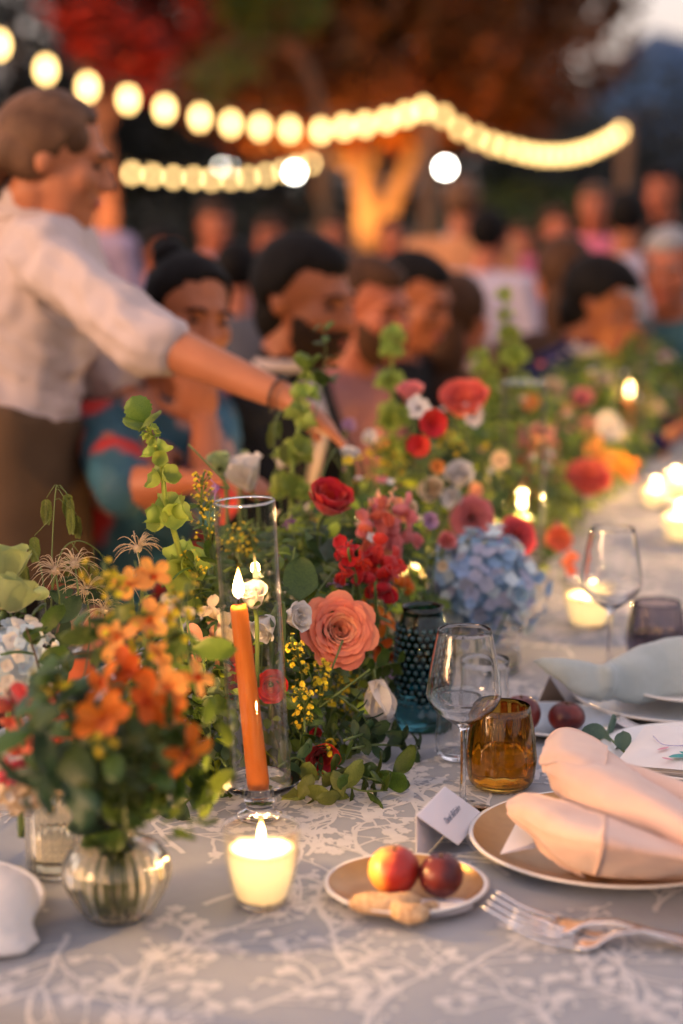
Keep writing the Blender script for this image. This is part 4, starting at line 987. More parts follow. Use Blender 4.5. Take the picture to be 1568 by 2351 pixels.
cloth_patch('fold', [[(1222, 1920, .034), (1230, 1940, .03), (1245, 1955, .026)], [(1268, 1950, .034), (1278, 1975, .024), (1290, 1992, .018)], [(1330, 1985, .026), (1335, 2005, .018), (1345, 2014, .012)]], o, off=-.002)
soft('napkin', 'grey blue linen napkin tied in a knot on the pale blue charger', 'napkin',
     [([pp(1222, 1516, .085), pp(1270, 1530, .08), pp(1330, 1555, .065), pp(1390, 1575, .05)], [(.004, .002), (.014, .006), (.024, .010), (.026, .016)], (0, .4, 1)),
      ([pp(1385, 1570, .05), pp(1450, 1555, .055), pp(1520, 1535, .06), pp(1620, 1530, .06)], [(.022, .016), (.036, .018), (.040, .020), (.044, .022)], (0, .4, 1)),
      ([pp(1385, 1590, .035), pp(1392, 1555, .062), pp(1400, 1530, .075)], [(.012, .018), (.016, .024), (.008, .012)], (1, 0, .1))],
     'napkin_blue', .004, 5, fold)
soft('napkin', 'white napkin with blunt folded end at the left edge', 'napkin',
     [([pp(-120, 2060, .045), pp(-20, 2058, .045), pp(50, 2052, .043), pp(85, 2048, .04)], [(.05, .011), (.045, .011), (.034, .009), (.016, .004)], (0, .8, .5)),
      ([pp(-120, 2120, .022), pp(-10, 2125, .022), pp(60, 2110, .02)], [(.05, .010), (.045, .009), (.03, .006)], (0, .9, .3))], 'napkin_white', .004, 5, fold)
# square white napkin with embroidery, lying on a stack of plates
root = thing('napkin', 'white folded napkin embroidered with a small flower at the right', 'napkin', pz(1520, 1765, TZ + .03))
e = pz(1520, 1765, TZ + .03); Q = [pz(1412, 1772, TZ + .028) - e, pz(1700, 1800, TZ + .028) - e, pz(1720, 1690, TZ + .032) - e, pz(1482, 1682, TZ + .032) - e]
mb = MB()
def grid(mb, Q, z, n=14, puff=.004):
    vs = []
    for j in range(n + 1):
        for i in range(n + 1):
            u, v = i / n, j / n; p = (Q[0] * (1 - u) + Q[1] * u) * (1 - v) + (Q[3] * (1 - u) + Q[2] * u) * v
            edge = min(u, 1 - u, v, 1 - v); vs.append(p + V((0, 0, z + puff * (1 - math.exp(-edge * 9)) + .0015 * noise.noise(p * 30))))
    mb.add(vs, [(j * (n + 1) + i, j * (n + 1) + i + 1, (j + 1) * (n + 1) + i + 1, (j + 1) * (n + 1) + i) for j in range(n) for i in range(n)])
for k, z in enumerate((0., .005, .010)):
    g_ = MB(); grid(g_, Q, z, 14, .004); grid(g_, Q, z - .002, 14, 0); g_.build('fold', M_['napkin_white'], root)
def emb(name, x, y, L, w, m, ang): 
    P = petal_mb(L, w, .5, 0, 90, 90, 5, 3, base=.1); mb = MB(); mb.add(P.v, P.f, T(pz(x, y, TZ + .0465) - e) @ Rz(ang)); mb.build(name, m, root)
M_['teal_thread'] = mat('teal thread', (.04, .34, .30), (.02, .22, .22), .5, 300); M_['pink_thread'] = mat('pink thread', (.70, .30, .36), rough=.6); M_['lilac_thread'] = mat('lilac thread', (.42, .40, .60), rough=.6)
emb('embroidered_leaf', 1535, 1738, .026, .014, M_['teal_thread'], -1.2); emb('embroidered_leaf', 1560, 1725, .020, .010, M_['teal_thread'], -2.4)
emb('embroidered_petal', 1508, 1722, .022, .006, M_['pink_thread'], -.9); emb('embroidered_petal', 1545, 1745, .016, .006, M_['pink_thread'], .8)
mb = MB(); mb.tube(curve([pz(1500, 1690, TZ + .0470) - e, pz(1520, 1708, TZ + .0470) - e, pz(1560, 1712, TZ + .0470) - e, pz(1600, 1706, TZ + .0470) - e], 5), .0007, 5); mb.build('embroidered_stalk', M_['lilac_thread'], root)
plate('white plate under the embroidered napkin', pz(1600, 1775, TZ) + V((0, 0, .0195)), .12, 'white_china', 'white_china', .008)

def fork(label, p, d, L=.20, w=.026, tine=.052, tip=.016, neck=.014, nt=4, tilt=0):
    """lies on its back: tips raised, bowl on the cloth, arched neck, handle running along d"""
    root = thing('fork', label, 'fork', M=basis(UP, 0, p, x=d) @ Rx(tilt), group='silver forks')
    prof = curve([V((0, 0, tip)), V((tine * .5, 0, tip * .35)), V((tine, 0, .003)), V((tine + .018, 0, .005)), V((tine + .05, 0, neck)), V((L * .75, 0, neck * .75)), V((L, 0, .003))], 4)
    def h(u): return next((a.z + (b.z - a.z) * (u - a.x) / max(1e-6, b.x - a.x) for a, b in zip(prof, prof[1:]) if a.x <= u <= b.x), .003)
    for k in range(nt):
        y = (-.5 + k / (nt - 1)) * w; us = [0, .006, .014, .024, .036, tine]; t = MB()
        t.loft([V((u, y * (1 if u < tine * .8 else .94), h(u))) for u in us], [(.0007, .0009), (.0014, .0012), (.0018, .0014), (.0019, .0014), (.0020, .0014), (.0028, .0014)], (0, 1, 0), 8, power=3); t.build('tine', M_['silver'], root)
    us = [tine - .004, tine + .008, tine + .018, tine + .027, tine + .036, tine + .06, L * .7, L * .9, L - .004, L]; ww = [w * .56, w * .57, w * .46, .0075, .0045, .0036, .0055, .0092, .0085, .004]
    t = MB(); t.loft([V((u, 0, h(u))) for u in us], [(a, .0014) for a in ww], (0, 1, 0), 14, power=3); t.build('handle', M_['silver'], root); return root
fa = pz(1122, 2066, TZ + .022); fa.z = TZ + .0015; fork('silver fork whose tines point at the fruit plate', fa, V((.93, -.36, 0)), .205, .044, .066, .022, .017)
fb = pz(1172, 2108, TZ + .020); fb.z = TZ + .0015; fork('silver fork in front of the charger with handle leaving the frame', fb, V((.97, -.22, 0)), .215, .042, .066, .020, .018)
fcx = pz(1412, 1672); fork('small silver fork behind the eucalyptus and embroidered napkin', fcx, V((1, -.55, 0)), .17, .024, .05)

# ------------------------------------------------------------------ orchids in the round vase (foreground, left)
G1 = 'orange orchids in the round vase'
def vp3(x, y, d): return pd(x, y, d)
CAMD = V((0, -1, .25))
orch = [(240, 1655, 1.66, .030, 'orange', (-.1, -1, .5), 'largest orange orchid at the front of the round vase'),
        (330, 1610, 1.70, .027, 'orange_deep', (.3, -.8, .2), 'deep orange orchid right of the largest bloom'),
        (388, 1640, 1.71, .026, 'orange', (.7, -.6, .3), 'orange orchid leaning right over the vase'),
        (425, 1722, 1.70, .024, 'orange', (.6, -.8, -.3), 'orange orchid petal cluster hanging lowest right'),
        (385, 1585, 1.74, .026, 'apricot', (.2, -.8, .6), 'apricot orchid above the leaning orange bloom'),
        (300, 1545, 1.74, .027, 'orange_deep', (-.1, -.9, .4), 'deep orange orchid in the middle of the spray'),
        (440, 1560, 1.76, .025, 'apricot', (.8, -.5, .4), 'apricot orchid reaching right towards the chimney'),
        (275, 1470, 1.80, .026, 'apricot', (-.4, -.8, .5), 'apricot orchid left of the upper spray'),
        (345, 1430, 1.82, .026, 'apricot', (.2, -.9, .4), 'apricot orchid at the centre of the upper spray'),
        (300, 1345, 1.86, .023, 'apricot', (.1, -.8, .6), 'pale apricot orchid near the top of the spray'),
        (345, 1325, 1.88, .025, 'apricot', (.4, -.8, .4), 'glowing apricot orchid at the top right of the spray'),
        (400, 1410, 1.90, .022, 'cream', (.2, -.7, .8), 'cream orchid lit from the side beside the bell spike'),
        (245, 1575, 1.70, .024, 'orange', (-.7, -.6, .4), 'orange orchid turned left above the largest bloom'),
        (355, 1500, 1.80, .022, 'apricot', (.5, -.8, .2), 'small apricot orchid below the upper spray'),
        (370, 1760, 1.72, .022, 'orange_deep', (.2, -.7, -.6), 'deep orange orchid drooping over the vase neck')]
for k, (x, y, d, s, m, dr, lb) in enumerate(orch): orchid(lb, vp3(x, y, d), dr, s * (1.08 if m != 'apricot' else .95), m, k * 1.3, G1, .09)
neck = vase_p + V((0, 0, .11))
def spray(label, pts, n, size, m, kind, sm='stem', name='leafy_sprig', group='greenery in the round vase', **kw):
    n, size = n + 2, size * 1.12
    return leafy(label, [neck + V((rjit(.02), rjit(.02), -.095)), neck + V((rjit(.008), rjit(.008), -.015))] + pts, n, size, m, kind, name, 'foliage', sm, group=group, **kw)
spray('dark leafy sprig reaching left from the round vase', [vp3(210, 1800, 1.75), vp3(130, 1770, 1.68), vp3(60, 1830, 1.64)], 7, .045, 'leaf_dark', 'lance')
spray('dark green sprig rising left above the round vase', [vp3(220, 1750, 1.76), vp3(140, 1640, 1.72), vp3(60, 1560, 1.70)], 11, .042, 'leaf_dark', 'oval')
spray('green sprig rising behind the largest orchid', [vp3(260, 1720, 1.8), vp3(230, 1560, 1.82), vp3(200, 1400, 1.84)], 13, .036, 'leaf', 'oval')
spray('yellow green sprig curling right over the chimney foot', [vp3(330, 1780, 1.76), vp3(430, 1690, 1.78), vp3(530, 1630, 1.82)], 8, .040, 'leaf_lime', 'wavy')
spray('pale lobed sprig hanging right of the round vase', [vp3(330, 1790, 1.76), vp3(430, 1790, 1.78), vp3(510, 1820, 1.80)], 11, .040, 'leaf_lime', 'wavy')
spray('lobed sprig drooping towards the votive candle', [vp3(330, 1800, 1.74), vp3(410, 1840, 1.73), vp3(450, 1930, 1.72)], 10, .034, 'leaf_lime', 'wavy')
spray('small green sprig tumbling over the vase neck', [vp3(280, 1800, 1.72), vp3(285, 1850, 1.70), vp3(290, 1930, 1.71)], 6, .028, 'leaf', 'oval')
spray('dense green sprig left of the vase neck', [vp3(240, 1790, 1.74), vp3(190, 1750, 1.70), vp3(170, 1700, 1.67)], 12, .036, 'leaf', 'oval')
spray('dense green sprig under the largest orchid', [vp3(270, 1800, 1.72), vp3(270, 1740, 1.68), vp3(250, 1715, 1.64)], 11, .034, 'leaf', 'oval')
spray('dense dark sprig right under the orchids', [vp3(310, 1790, 1.74), vp3(350, 1740, 1.71), vp3(400, 1770, 1.69)], 9, .034, 'leaf_olive', 'oval')
spray('green sprig crossing behind the orange spray', [vp3(290, 1780, 1.8), vp3(320, 1620, 1.84), vp3(420, 1480, 1.88)], 12, .036, 'leaf_olive', 'oval')
solidago('blurred goldenrod sprig at the front of the round vase', [neck, vp3(240, 1760, 1.70), vp3(255, 1730, 1.65), vp3(225, 1700, 1.64)], 26, .016, .006, group='goldenrod in the round vase')
solidago('blurred goldenrod sprig rising above the apricot orchids', [neck, vp3(290, 1560, 1.8), vp3(270, 1400, 1.82), vp3(235, 1290, 1.84)], 46, .026, .0065, group='goldenrod in the round vase')
solidago('blurred goldenrod sprig right of the apricot orchids', [neck, vp3(340, 1560, 1.8), vp3(400, 1450, 1.83), vp3(430, 1340, 1.86)], 40, .026, .0065, group='goldenrod in the round vase')
solidago('blurred goldenrod sprig low left of the largest orchid', [neck, vp3(190, 1700, 1.74), vp3(130, 1610, 1.72), vp3(110, 1580, 1.70)], 30, .022, .0065, group='goldenrod in the round vase')

for k, (pts, n, sz, mm, lb) in enumerate([([(200, 1760, 1.72), (120, 1700, 1.66), (40, 1650, 1.63)], 9, .050, 'leaf', 'broad dark leaves spreading left of the largest orchid'),
    ([(220, 1740, 1.76), (150, 1600, 1.72), (120, 1500, 1.72)], 10, .050, 'leaf', 'broad green leaves rising left behind the largest orchid'),
    ([(230, 1790, 1.74), (160, 1800, 1.68), (100, 1790, 1.65)], 7, .046, 'leaf_dark', 'broad dark leaves low above the ribbed cylinder'),
    ([(300, 1700, 1.80), (250, 1500, 1.84), (215, 1440, 1.86)], 10, .042, 'leaf_olive', 'olive leaves behind the apricot orchids'),
    ([(320, 1700, 1.80), (390, 1540, 1.86), (450, 1480, 1.90)], 10, .042, 'leaf_lime', 'lime leaves between orchids and chimney'),
    ([(320, 1760, 1.72), (360, 1690, 1.69), (430, 1660, 1.70)], 8, .040, 'leaf', 'green leaves right of the deep orange orchids'),
    ([(320, 1790, 1.75), (420, 1770, 1.76), (470, 1760, 1.78)], 9, .042, 'leaf', 'green leaves over the gap between vase and taper')]):
    spray(lb, [vp3(*q) for q in pts], n, sz, mm, 'oval')
# left edge plants
leftv = pz(110, 1560)
G2 = 'grasses at the left of the table'
sea_oats('tall sea oats stem with hanging green spikelets at left', [leftv, pt(118, 1400, -.98), pt(120, 1250, -.98), pt(128, 1125, -.98), pt(136, 1120, -.98)], [(.97, .008, -.02), (.9, .012, -.05), (.85, -.010, -.05), (.78, .014, -.07), (.62, -.018, -.06), (.7, .02, -.06)], .036, G2)
sea_oats('sea oats stem arching left over the dark background', [leftv, pt(105, 1400, -.98), pt(90, 1290, -.99), pt(62, 1252, -1.0), pt(30, 1268, -1.0), pt(22, 1290, -1.0)], [(.98, .0, -.04), (.9, .012, -.04), (.8, .01, -.05)], .034, G2)
sea_oats('sea oats stem arching right towards the orchids', [leftv, pt(118, 1380, -.97), pt(140, 1270, -.96), pt(180, 1242, -.95), pt(225, 1265, -.94), pt(250, 1310, -.94)], [(.95, -.006, -.04), (.85, .008, -.05), (.75, .0, -.06), (.62, -.01, -.06), (.5, .012, -.06)], .034, G2)
for lb, x, y, s, t_ in (('feathery clematis seed head at left of the pair', 128, 1300, .030, -.95), ('feathery clematis seed head right of the pair', 172, 1285, .030, -.94), ('lower feathery seed head behind the pair', 198, 1345, .030, -.93), ('pale seed head standing alone beside the bell spike', 316, 1248, .030, -.88), ('seed head half hidden in the apricot orchids', 300, 1330, .026, -.88), ('seed head low among the orchid stems', 240, 1390, .026, -.90)):
    plume(lb, [pz(x + rjit(20), y + 220), pt(x + 8, y + 110, t_), pt(x, y + 12, t_)], s, group='clematis seed heads')
G3 = 'leafy sprigs at the left edge'
leafy('brown stemmed sprig with oval leaves beside the left tumbler', [pz(160, 1620), pt(130, 1480, -.92), pt(150, 1400, -.94), pt(180, 1340, -.95)], 8, .040, 'leaf_dark', 'oval', sm='stem_brown', group=G3)
leafy('brown stemmed sprig leaning left at the left edge', [pz(170, 1640), pt(110, 1500, -.90), pt(70, 1420, -.92), pt(20, 1400, -.94)], 9, .042, 'leaf', 'oval', sm='stem_brown', group=G3)
leafy('upright oval leaves in front of the left white hydrangea', [pz(150, 1640), pt(100, 1560, -.86), pt(80, 1500, -.87), pt(60, 1440, -.88)], 7, .044, 'leaf', 'oval', sm='stem_brown', group=G3)
rose('big pale green bud at the left edge', 'flower', pt(8, 1335, -.95), (-.1, .3, 1), .036, 'greenbud', 'cream', layers=GLOBE, name='lisianthus', group='green buds')
rose('second pale green bud below it at the left edge', 'flower', pt(10, 1400, -.93), (.3, .4, .9), .034, 'greenbud', 'cream', layers=GLOBE, name='lisianthus', group='green buds')
mb = MB(); mb.ell((0, 0, 0), (.012, .009, .0085)); o = mb.build('flower_bud', M_['greenbud'], None, T(pt(90, 1362, -.95))); tag(o, 'single smooth pale bud beside the left tumbler', 'bud')
hydrangea('white blue tinged hydrangea at the left edge', pt(15, 1520, -.93), .055, 130, 'bluewhite', 'white', stem=.12, fs=.27)
hydrangea('cream hydrangea low behind the ribbed cylinder', pt(45, 1790, -.83), .045, 110, 'cream', 'white', stem=.06, fs=.27)
snap('coral snapdragon at the left edge behind the dark leaves', [pz(60, 1860), pt(60, 1750, -.80), pt(40, 1650, -.80), pt(15, 1580, -.80)], 9, .030, 'salmon', 'hotpink')
snap('red snapdragon low left of the round vase stems', [pz(150, 1880), pt(130, 1760, -.79), pt(110, 1690, -.79), pt(140, 1600, -.79)], 8, .024, 'scarlet', 'salmon')
snap('red snapdragon half hidden by the dark leaves', [pz(190, 1880), pt(180, 1720, -.80), pt(165, 1640, -.80), pt(170, 1580, -.80)], 7, .018, 'scarlet', 'red')
# ------------------------------------------------------------------ garland: blooms in focus
petalmat('coralpink', (.86, .20, .13), (.80, .14, .09)); petalmat('lilacblue', (.50, .52, .64), (.42, .44, .58), .3, .25)
rose('large coral garden rose facing the camera in sharp focus', 'rose', pt(772, 1452, -.665), (.30, -1, .42), .0445, 'coral', 'coral_in', spin=.4, stem=.12)
rose('deep red ranunculus with broad petals above the chimney', 'ranunculus', pt(748, 1172, -.74), (.30, -.45, .9), .034, 'red', layers=GLOBE, name='ranunculus', stem=.16)
for x, y, r, d, lb in ((584, 1392, .031, (-.1, -.4, 1), 'white lisianthus bud seen through the chimney beside the flame'), (622, 1418, .032, (-.5, -.6, -.5), 'white lisianthus bud drooping behind the chimney edge'), (658, 1418, .032, (.7, -.6, .2), 'white lisianthus bud just right of the chimney')):
    rose(lb, 'lisianthus', pt(x, y, -.70), d, r, 'white', layers=BUD, name='lisianthus', group='white lisianthus buds', stem=.1)
simple_flower('big white poppy with loose petals at the top of the garland', 'poppy', pt(575, 1125, -.90), (-.35, -.3, 1), .058, 'white', 6, 'white_poppy', .95, .95, 5, 50, .25, .7, None, .4, .14, .05)
simple_flower('smaller white bloom right of the big white poppy', 'flower', pt(640, 1075, -.93), (.4, -.4, .8), .030, 'white', 6, 'white_flower', .9, .8, 15, 60, .25, .7, None, 0, .1, .04)
rose('green lisianthus bud left of the white poppy', 'lisianthus', pt(508, 1085, -.92), (-.2, -.3, 1), .032, 'greenbud', layers=BUD, name='lisianthus', stem=.14)
rose('small green bud over the white poppy', 'lisianthus', pt(560, 1050, -.95), (.2, -.3, 1), .012, 'greenbud', layers=BUD, name='lisianthus', stem=.14)
clematis('purple clematis seen side-on left of the chimney rim', pt(505, 1118, -.83), (-.9, -.25, -.15), .026, 'purple', .3, pt(540, 1150, -.83))
clematis('mauve clematis nodding above the coral rose', pt(768, 1328, -.70), (.05, -.35, -1), .026, 'lilac', .5, pt(735, 1350, -.71))
clematis('small purple clematis right of the chimney near its rim', pt(655, 1195, -.80), (.7, -.4, -.4), .018, 'purple', .2, pt(640, 1220, -.8))
clematis('small mauve clematis by the chimney above the white buds', pt(640, 1275, -.78), (.3, -.5, -.8), .016, 'lilac', .2, pt(650, 1300, -.78))
snap('pink snapdragon spike right of the red ranunculus', [pt(905, 1340, -.67), pt(915, 1250, -.67), pt(900, 1180, -.67), pt(905, 1110, -.68)], 11, .034, 'pink', 'peachcream')
snap('short pink snapdragon beside the red ranunculus', [pt(880, 1330, -.68), pt(865, 1240, -.68), pt(850, 1180, -.69), pt(855, 1140, -.69)], 7, .032, 'pink', 'salmon')
snap('scarlet snapdragon spike above the orange orchids', [pt(865, 1420, -.65), pt(862, 1340, -.65), pt(872, 1285, -.66), pt(880, 1235, -.66)], 12, .032, 'scarlet', 'red')
snap('short scarlet snapdragon above the mauve clematis', [pt(830, 1400, -.67), pt(815, 1320, -.67), pt(800, 1270, -.67), pt(805, 1240, -.67)], 7, .026, 'red', 'scarlet')
snap('peach snapdragon left of the chimney behind the taper', [pt(520, 1600, -.76), pt(505, 1500, -.77), pt(495, 1440, -.78), pt(515, 1385, -.78)], 8, .032, 'peachcream', 'cream')
snap('red snapdragon glimpsed through the lower chimney', [pt(560, 1660, -.75), pt(550, 1580, -.76), pt(545, 1520, -.76), pt(540, 1470, -.76)], 8, .026, 'scarlet', 'red')
snap('green tipped snapdragon left of the chimney foot', [pt(480, 1700, -.75), pt(478, 1620, -.76), pt(470, 1560, -.76), pt(465, 1500, -.77)], 7, .022, 'greenbud', 'leaf_lime', budn=8)
for k, (x, y, t, s, m, d, lb) in enumerate([(860, 1480, -.655, .027, 'orange_deep', (.6, -.8, -.1), 'orange orchid tucked right of the coral rose'), (888, 1500, -.645, .025, 'orange', (.8, -.5, -.4), 'orange orchid hanging lowest right of the coral rose'), (875, 1425, -.66, .025, 'orange', (.7, -.6, .4), 'orange orchid above the right edge of the coral rose'), (838, 1400, -.68, .020, 'orange', (.1, -.7, .7), 'small orange orchid over the top of the coral rose')]):
    orchid(lb, pt(x, y, t), d, s, m, k * 1.1 + .3, 'orange orchids beside the coral rose', .06)
root = thing('orchid_bud_stem', 'stem of orange orchid buds right of the scarlet snapdragon', 'orchid', pt(880, 1420, -.66)); b0 = pt(880, 1420, -.66)
q = [p - b0 for p in curve([b0, pt(905, 1385, -.66), pt(930, 1350, -.66)], 6)]; mb = MB(); mb.tube(q, .0018, 6); mb.build('stem', M_['leaf_lime'], root)
for k, (x, y, r) in enumerate(((938, 1350, .009), (922, 1335, .007), (910, 1330, .006), (900, 1360, .008), (935, 1335, .006))):
    mb = MB(); p = pt(x, y, -.66) - b0; mb.ell(p, (r, r * .8, r * 1.2)); mb.build('bud', M_['orange'], root)
simple_flower('white bloom drooping at the right end of the goldenrod', 'flower', pt(862, 1560, -.62), (.25, -.35, -1), .056, 'white', 5, 'white_flower', .95, .8, 8, 22, .45, .6, None, .3, .05, .05)
rose('coral red bloom low in the leaves under the goldenrod', 'rose', pt(735, 1730, -.66), (.2, -.8, -.2), .024, 'scarlet', layers=PEONY, stem=.05)
rose('crimson bloom in the shade behind the chimney', 'rose', pt(622, 1572, -.71), (.1, -.9, .1), .022, 'scarlet', layers=PEONY, stem=.06)
simple_flower('tiny purple blooms right of the white drooping flower', 'flower', pt(890, 1540, -.63), (.3, -.8, .2), .018, 'lilac', 6, 'purple_flower', .9, .5, 20, 70, .1, .6, None, 0, .05)
rose('half open red bud above the coral bloom in the leaves', 'rose', pt(728, 1690, -.67), (-.1, -.7, .6), .013, 'red', layers=BUD, stem=.05)
G = 'goldenrod in the garland'
for pts, n, sp, lb in ([[(740, 1700), (770, 1620), (790, 1560), (815, 1545)], 60, .017, 'goldenrod sprig with the fullest yellow blossom below the coral rose'],
    [[(750, 1720), (790, 1650), (815, 1610), (835, 1590)], 55, .016, 'goldenrod sprig reaching the white drooping flower'],
    [[(720, 1700), (735, 1620), (735, 1560), (745, 1520)], 42, .014, 'goldenrod sprig directly under the coral rose'],
    [[(700, 1680), (695, 1600), (690, 1530), (668, 1465)], 36, .013, 'thin goldenrod sprig just right of the chimney'],
    [[(700, 1760), (690, 1680), (700, 1620), (680, 1580)], 44, .014, 'goldenrod sprig against the lower chimney edge'],
    [[(760, 1780), (790, 1720), (815, 1680), (835, 1670)], 32, .013, 'goldenrod sprig over the low leaves at right'],
    [[(730, 1790), (745, 1750), (755, 1720), (765, 1710)], 22, .011, 'small goldenrod sprig across the coral red bloom']):
    solidago(lb, [pt(x, y, -.66 + .02 * math.sin(x)) for x, y in pts], n, sp, .0052, group=G)
for pts, n, sp, lb in ([[(480, 1330), (470, 1230), (462, 1150), (468, 1085)], 40, .017, 'goldenrod sprig left of the chimney beside the purple clematis'],
    [[(500, 1380), (490, 1280), (480, 1200), (490, 1140)], 36, .018, 'budding goldenrod sprig under the purple clematis'],
    [[(470, 1400), (455, 1320), (440, 1280), (432, 1262)], 26, .014, 'budding goldenrod sprig beside the bell spike'],
    [[(560, 1420), (545, 1320), (540, 1260), (550, 1210)], 40, .020, 'goldenrod sprig seen through the upper chimney'],
    [[(600, 1400), (590, 1320), (575, 1260), (580, 1230)], 30, .018, 'second goldenrod sprig seen through the chimney'],
    [[(500, 1480), (480, 1420), (470, 1390), (462, 1370)], 26, .014, 'budding goldenrod sprig low between bell spike and chimney']):
    solidago(lb, [pt(x, y, -.82 + .02 * math.sin(x)) for x, y in pts], n, sp, .0046, bud='budding' in lb, group='goldenrod behind the chimney', leaves=7)
# bells of Ireland
bells('lime green bell flower spike standing tall at left in focus', [pt(x, y, -.83) for x, y in ((440, 1420), (432, 1340), (405, 1240), (380, 1150), (372, 1080), (352, 1010), (335, 975))],
      [(.24, .032, 5), (.45, .026, 5), (.62, .020, 3), (.76, .017, 3), (.88, .009, 4), (.94, .007, 3)], topleaf=.044, group='bell flower spikes')
bells('bell flower spike rising in front of the outstretched hand', [pt(x, y, -.86) for x, y in ((655, 1330), (668, 1180), (672, 1060), (690, 960), (705, 880), (705, 850))],
      [(.12, .030, 5), (.28, .029, 5), (.44, .028, 4), (.60, .024, 4), (.73, .020, 3), (.86, .012, 4)], topleaf=.036, group='bell flower spikes')
bells('blurred bell flower spike in front of the third man', [pt(x, y, -.85) for x, y in ((905, 1080), (903, 980), (900, 880), (900, 800), (905, 765))],
      [(.1, .034, 5), (.3, .031, 5), (.52, .026, 4), (.74, .020, 4), (.97, .020, 3)], group='bell flower spikes')
bells('tallest blurred bell flower spike against the brown hair', [pt(x, y, -.80) for x, y in ((1195, 1000), (1190, 900), (1180, 820), (1165, 740), (1155, 670))],
      [(.1, .038, 5), (.3, .034, 5), (.5, .029, 4), (.68, .024, 4), (.84, .019, 3), (.97, .018, 3)], group='bell flower spikes')
bells('blurred bell flower spike leaning left of the tallest', [pt(x, y, -.80) for x, y in ((1150, 1010), (1130, 920), (1110, 850), (1098, 805))],
      [(.15, .038, 5), (.4, .034, 4), (.65, .028, 4), (.9, .022, 3)], group='bell flower spikes')
bells('far bell flower spike in front of the face at right', [pt(x, y, -.82) for x, y in ((1435, 870), (1438, 790), (1436, 720), (1434, 660))],
      [(.2, .05, 5), (.45, .048, 5), (.7, .042, 5), (.96, .04, 4)], group='bell flower spikes')
# vines and single leaves
leafy('thin vine with small leaves rising above the hand', [pt(x, y, -.85) for x, y in ((690, 1180), (710, 1020), (735, 900), (748, 800), (738, 745))], 6, .026, 'leaf', 'oval', name='vine_sprig', r=.0009, u0=.5)
leafy('vine sprig with toothed leaf beside the second bell spike', [pt(x, y, -.85) for x, y in ((705, 1040), (720, 960), (738, 905), (745, 870))], 2, .036, 'leaf', 'tooth', name='vine_sprig', r=.0009, u0=.8)
sea_oats('sea oats stem left of the second bell spike', [pt(x, y, -.86) for x, y in ((650, 1200), (635, 1080), (630, 1000), (640, 950), (655, 945))], [(.95, -.006, -.04), (.85, -.01, -.05), (.7, -.008, -.06), (.55, .01, -.05)], .034, 'sea oats in the garland')
sea_oats('sea oats stem arching over the red ranunculus', [pt(x, y, -.80) for x, y in ((720, 1200), (745, 1080), (775, 1030), (800, 1060), (812, 1110))], [(.98, .0, -.04), (.88, .006, -.05), (.78, -.006, -.05), (.65, .01, -.05)], .034, 'sea oats in the garland')
def leaf1(label, a, b, m, kind, ratio=1.0, spin=0, face=(0, -1, .4)):
    a, b = V(a), V(b); d = b - a; root = thing('leaf', label, 'leaf', a)
    z = d.normalized(); x = z.cross(V(face)).normalized(); y = z.cross(x); M = Matrix((x * ratio, -y, z)).transposed().to_4x4() @ Matrix.Scale(d.length, 4)
    me = leafmesh(kind, m); link('blade', me, root, M @ Rx(R(72)))
    mb = MB(); mb.tube([V((0, 0, 0)), -d * .25 + V((0, 0, -.01))], .001, 5); mb.build('stalk', M_['stem'], root)
leaf1('long dark blade leaf lying across below the red ranunculus', pt(845, 1225, -.72), pt(690, 1250, -.74), 'leaf_dark', 'lance')
leaf1('broad upright leaf between chimney and mauve clematis', pt(690, 1385, -.70), pt(690, 1285, -.72), 'leaf', 'oval', 1.1)
leaf1('large round leaf in front of the coral peony', pt(1040, 1120, -.72), pt(1022, 1020, -.72), 'leaf_dark', 'round')
leaf1('dark green leaf under the scarlet snapdragon', pt(840, 1360, -.72), pt(780, 1230, -.74), 'leaf_dark', 'oval')
leaf1('yellow green leaf curling at the chimney left edge', pt(480, 1600, -.74), pt(545, 1645, -.73), 'leaf_lime', 'lance')
GL = 'leafy sprigs lying at the foot of the garland'
def lowz(x, y, z): return pz(x, y, TZ + z)
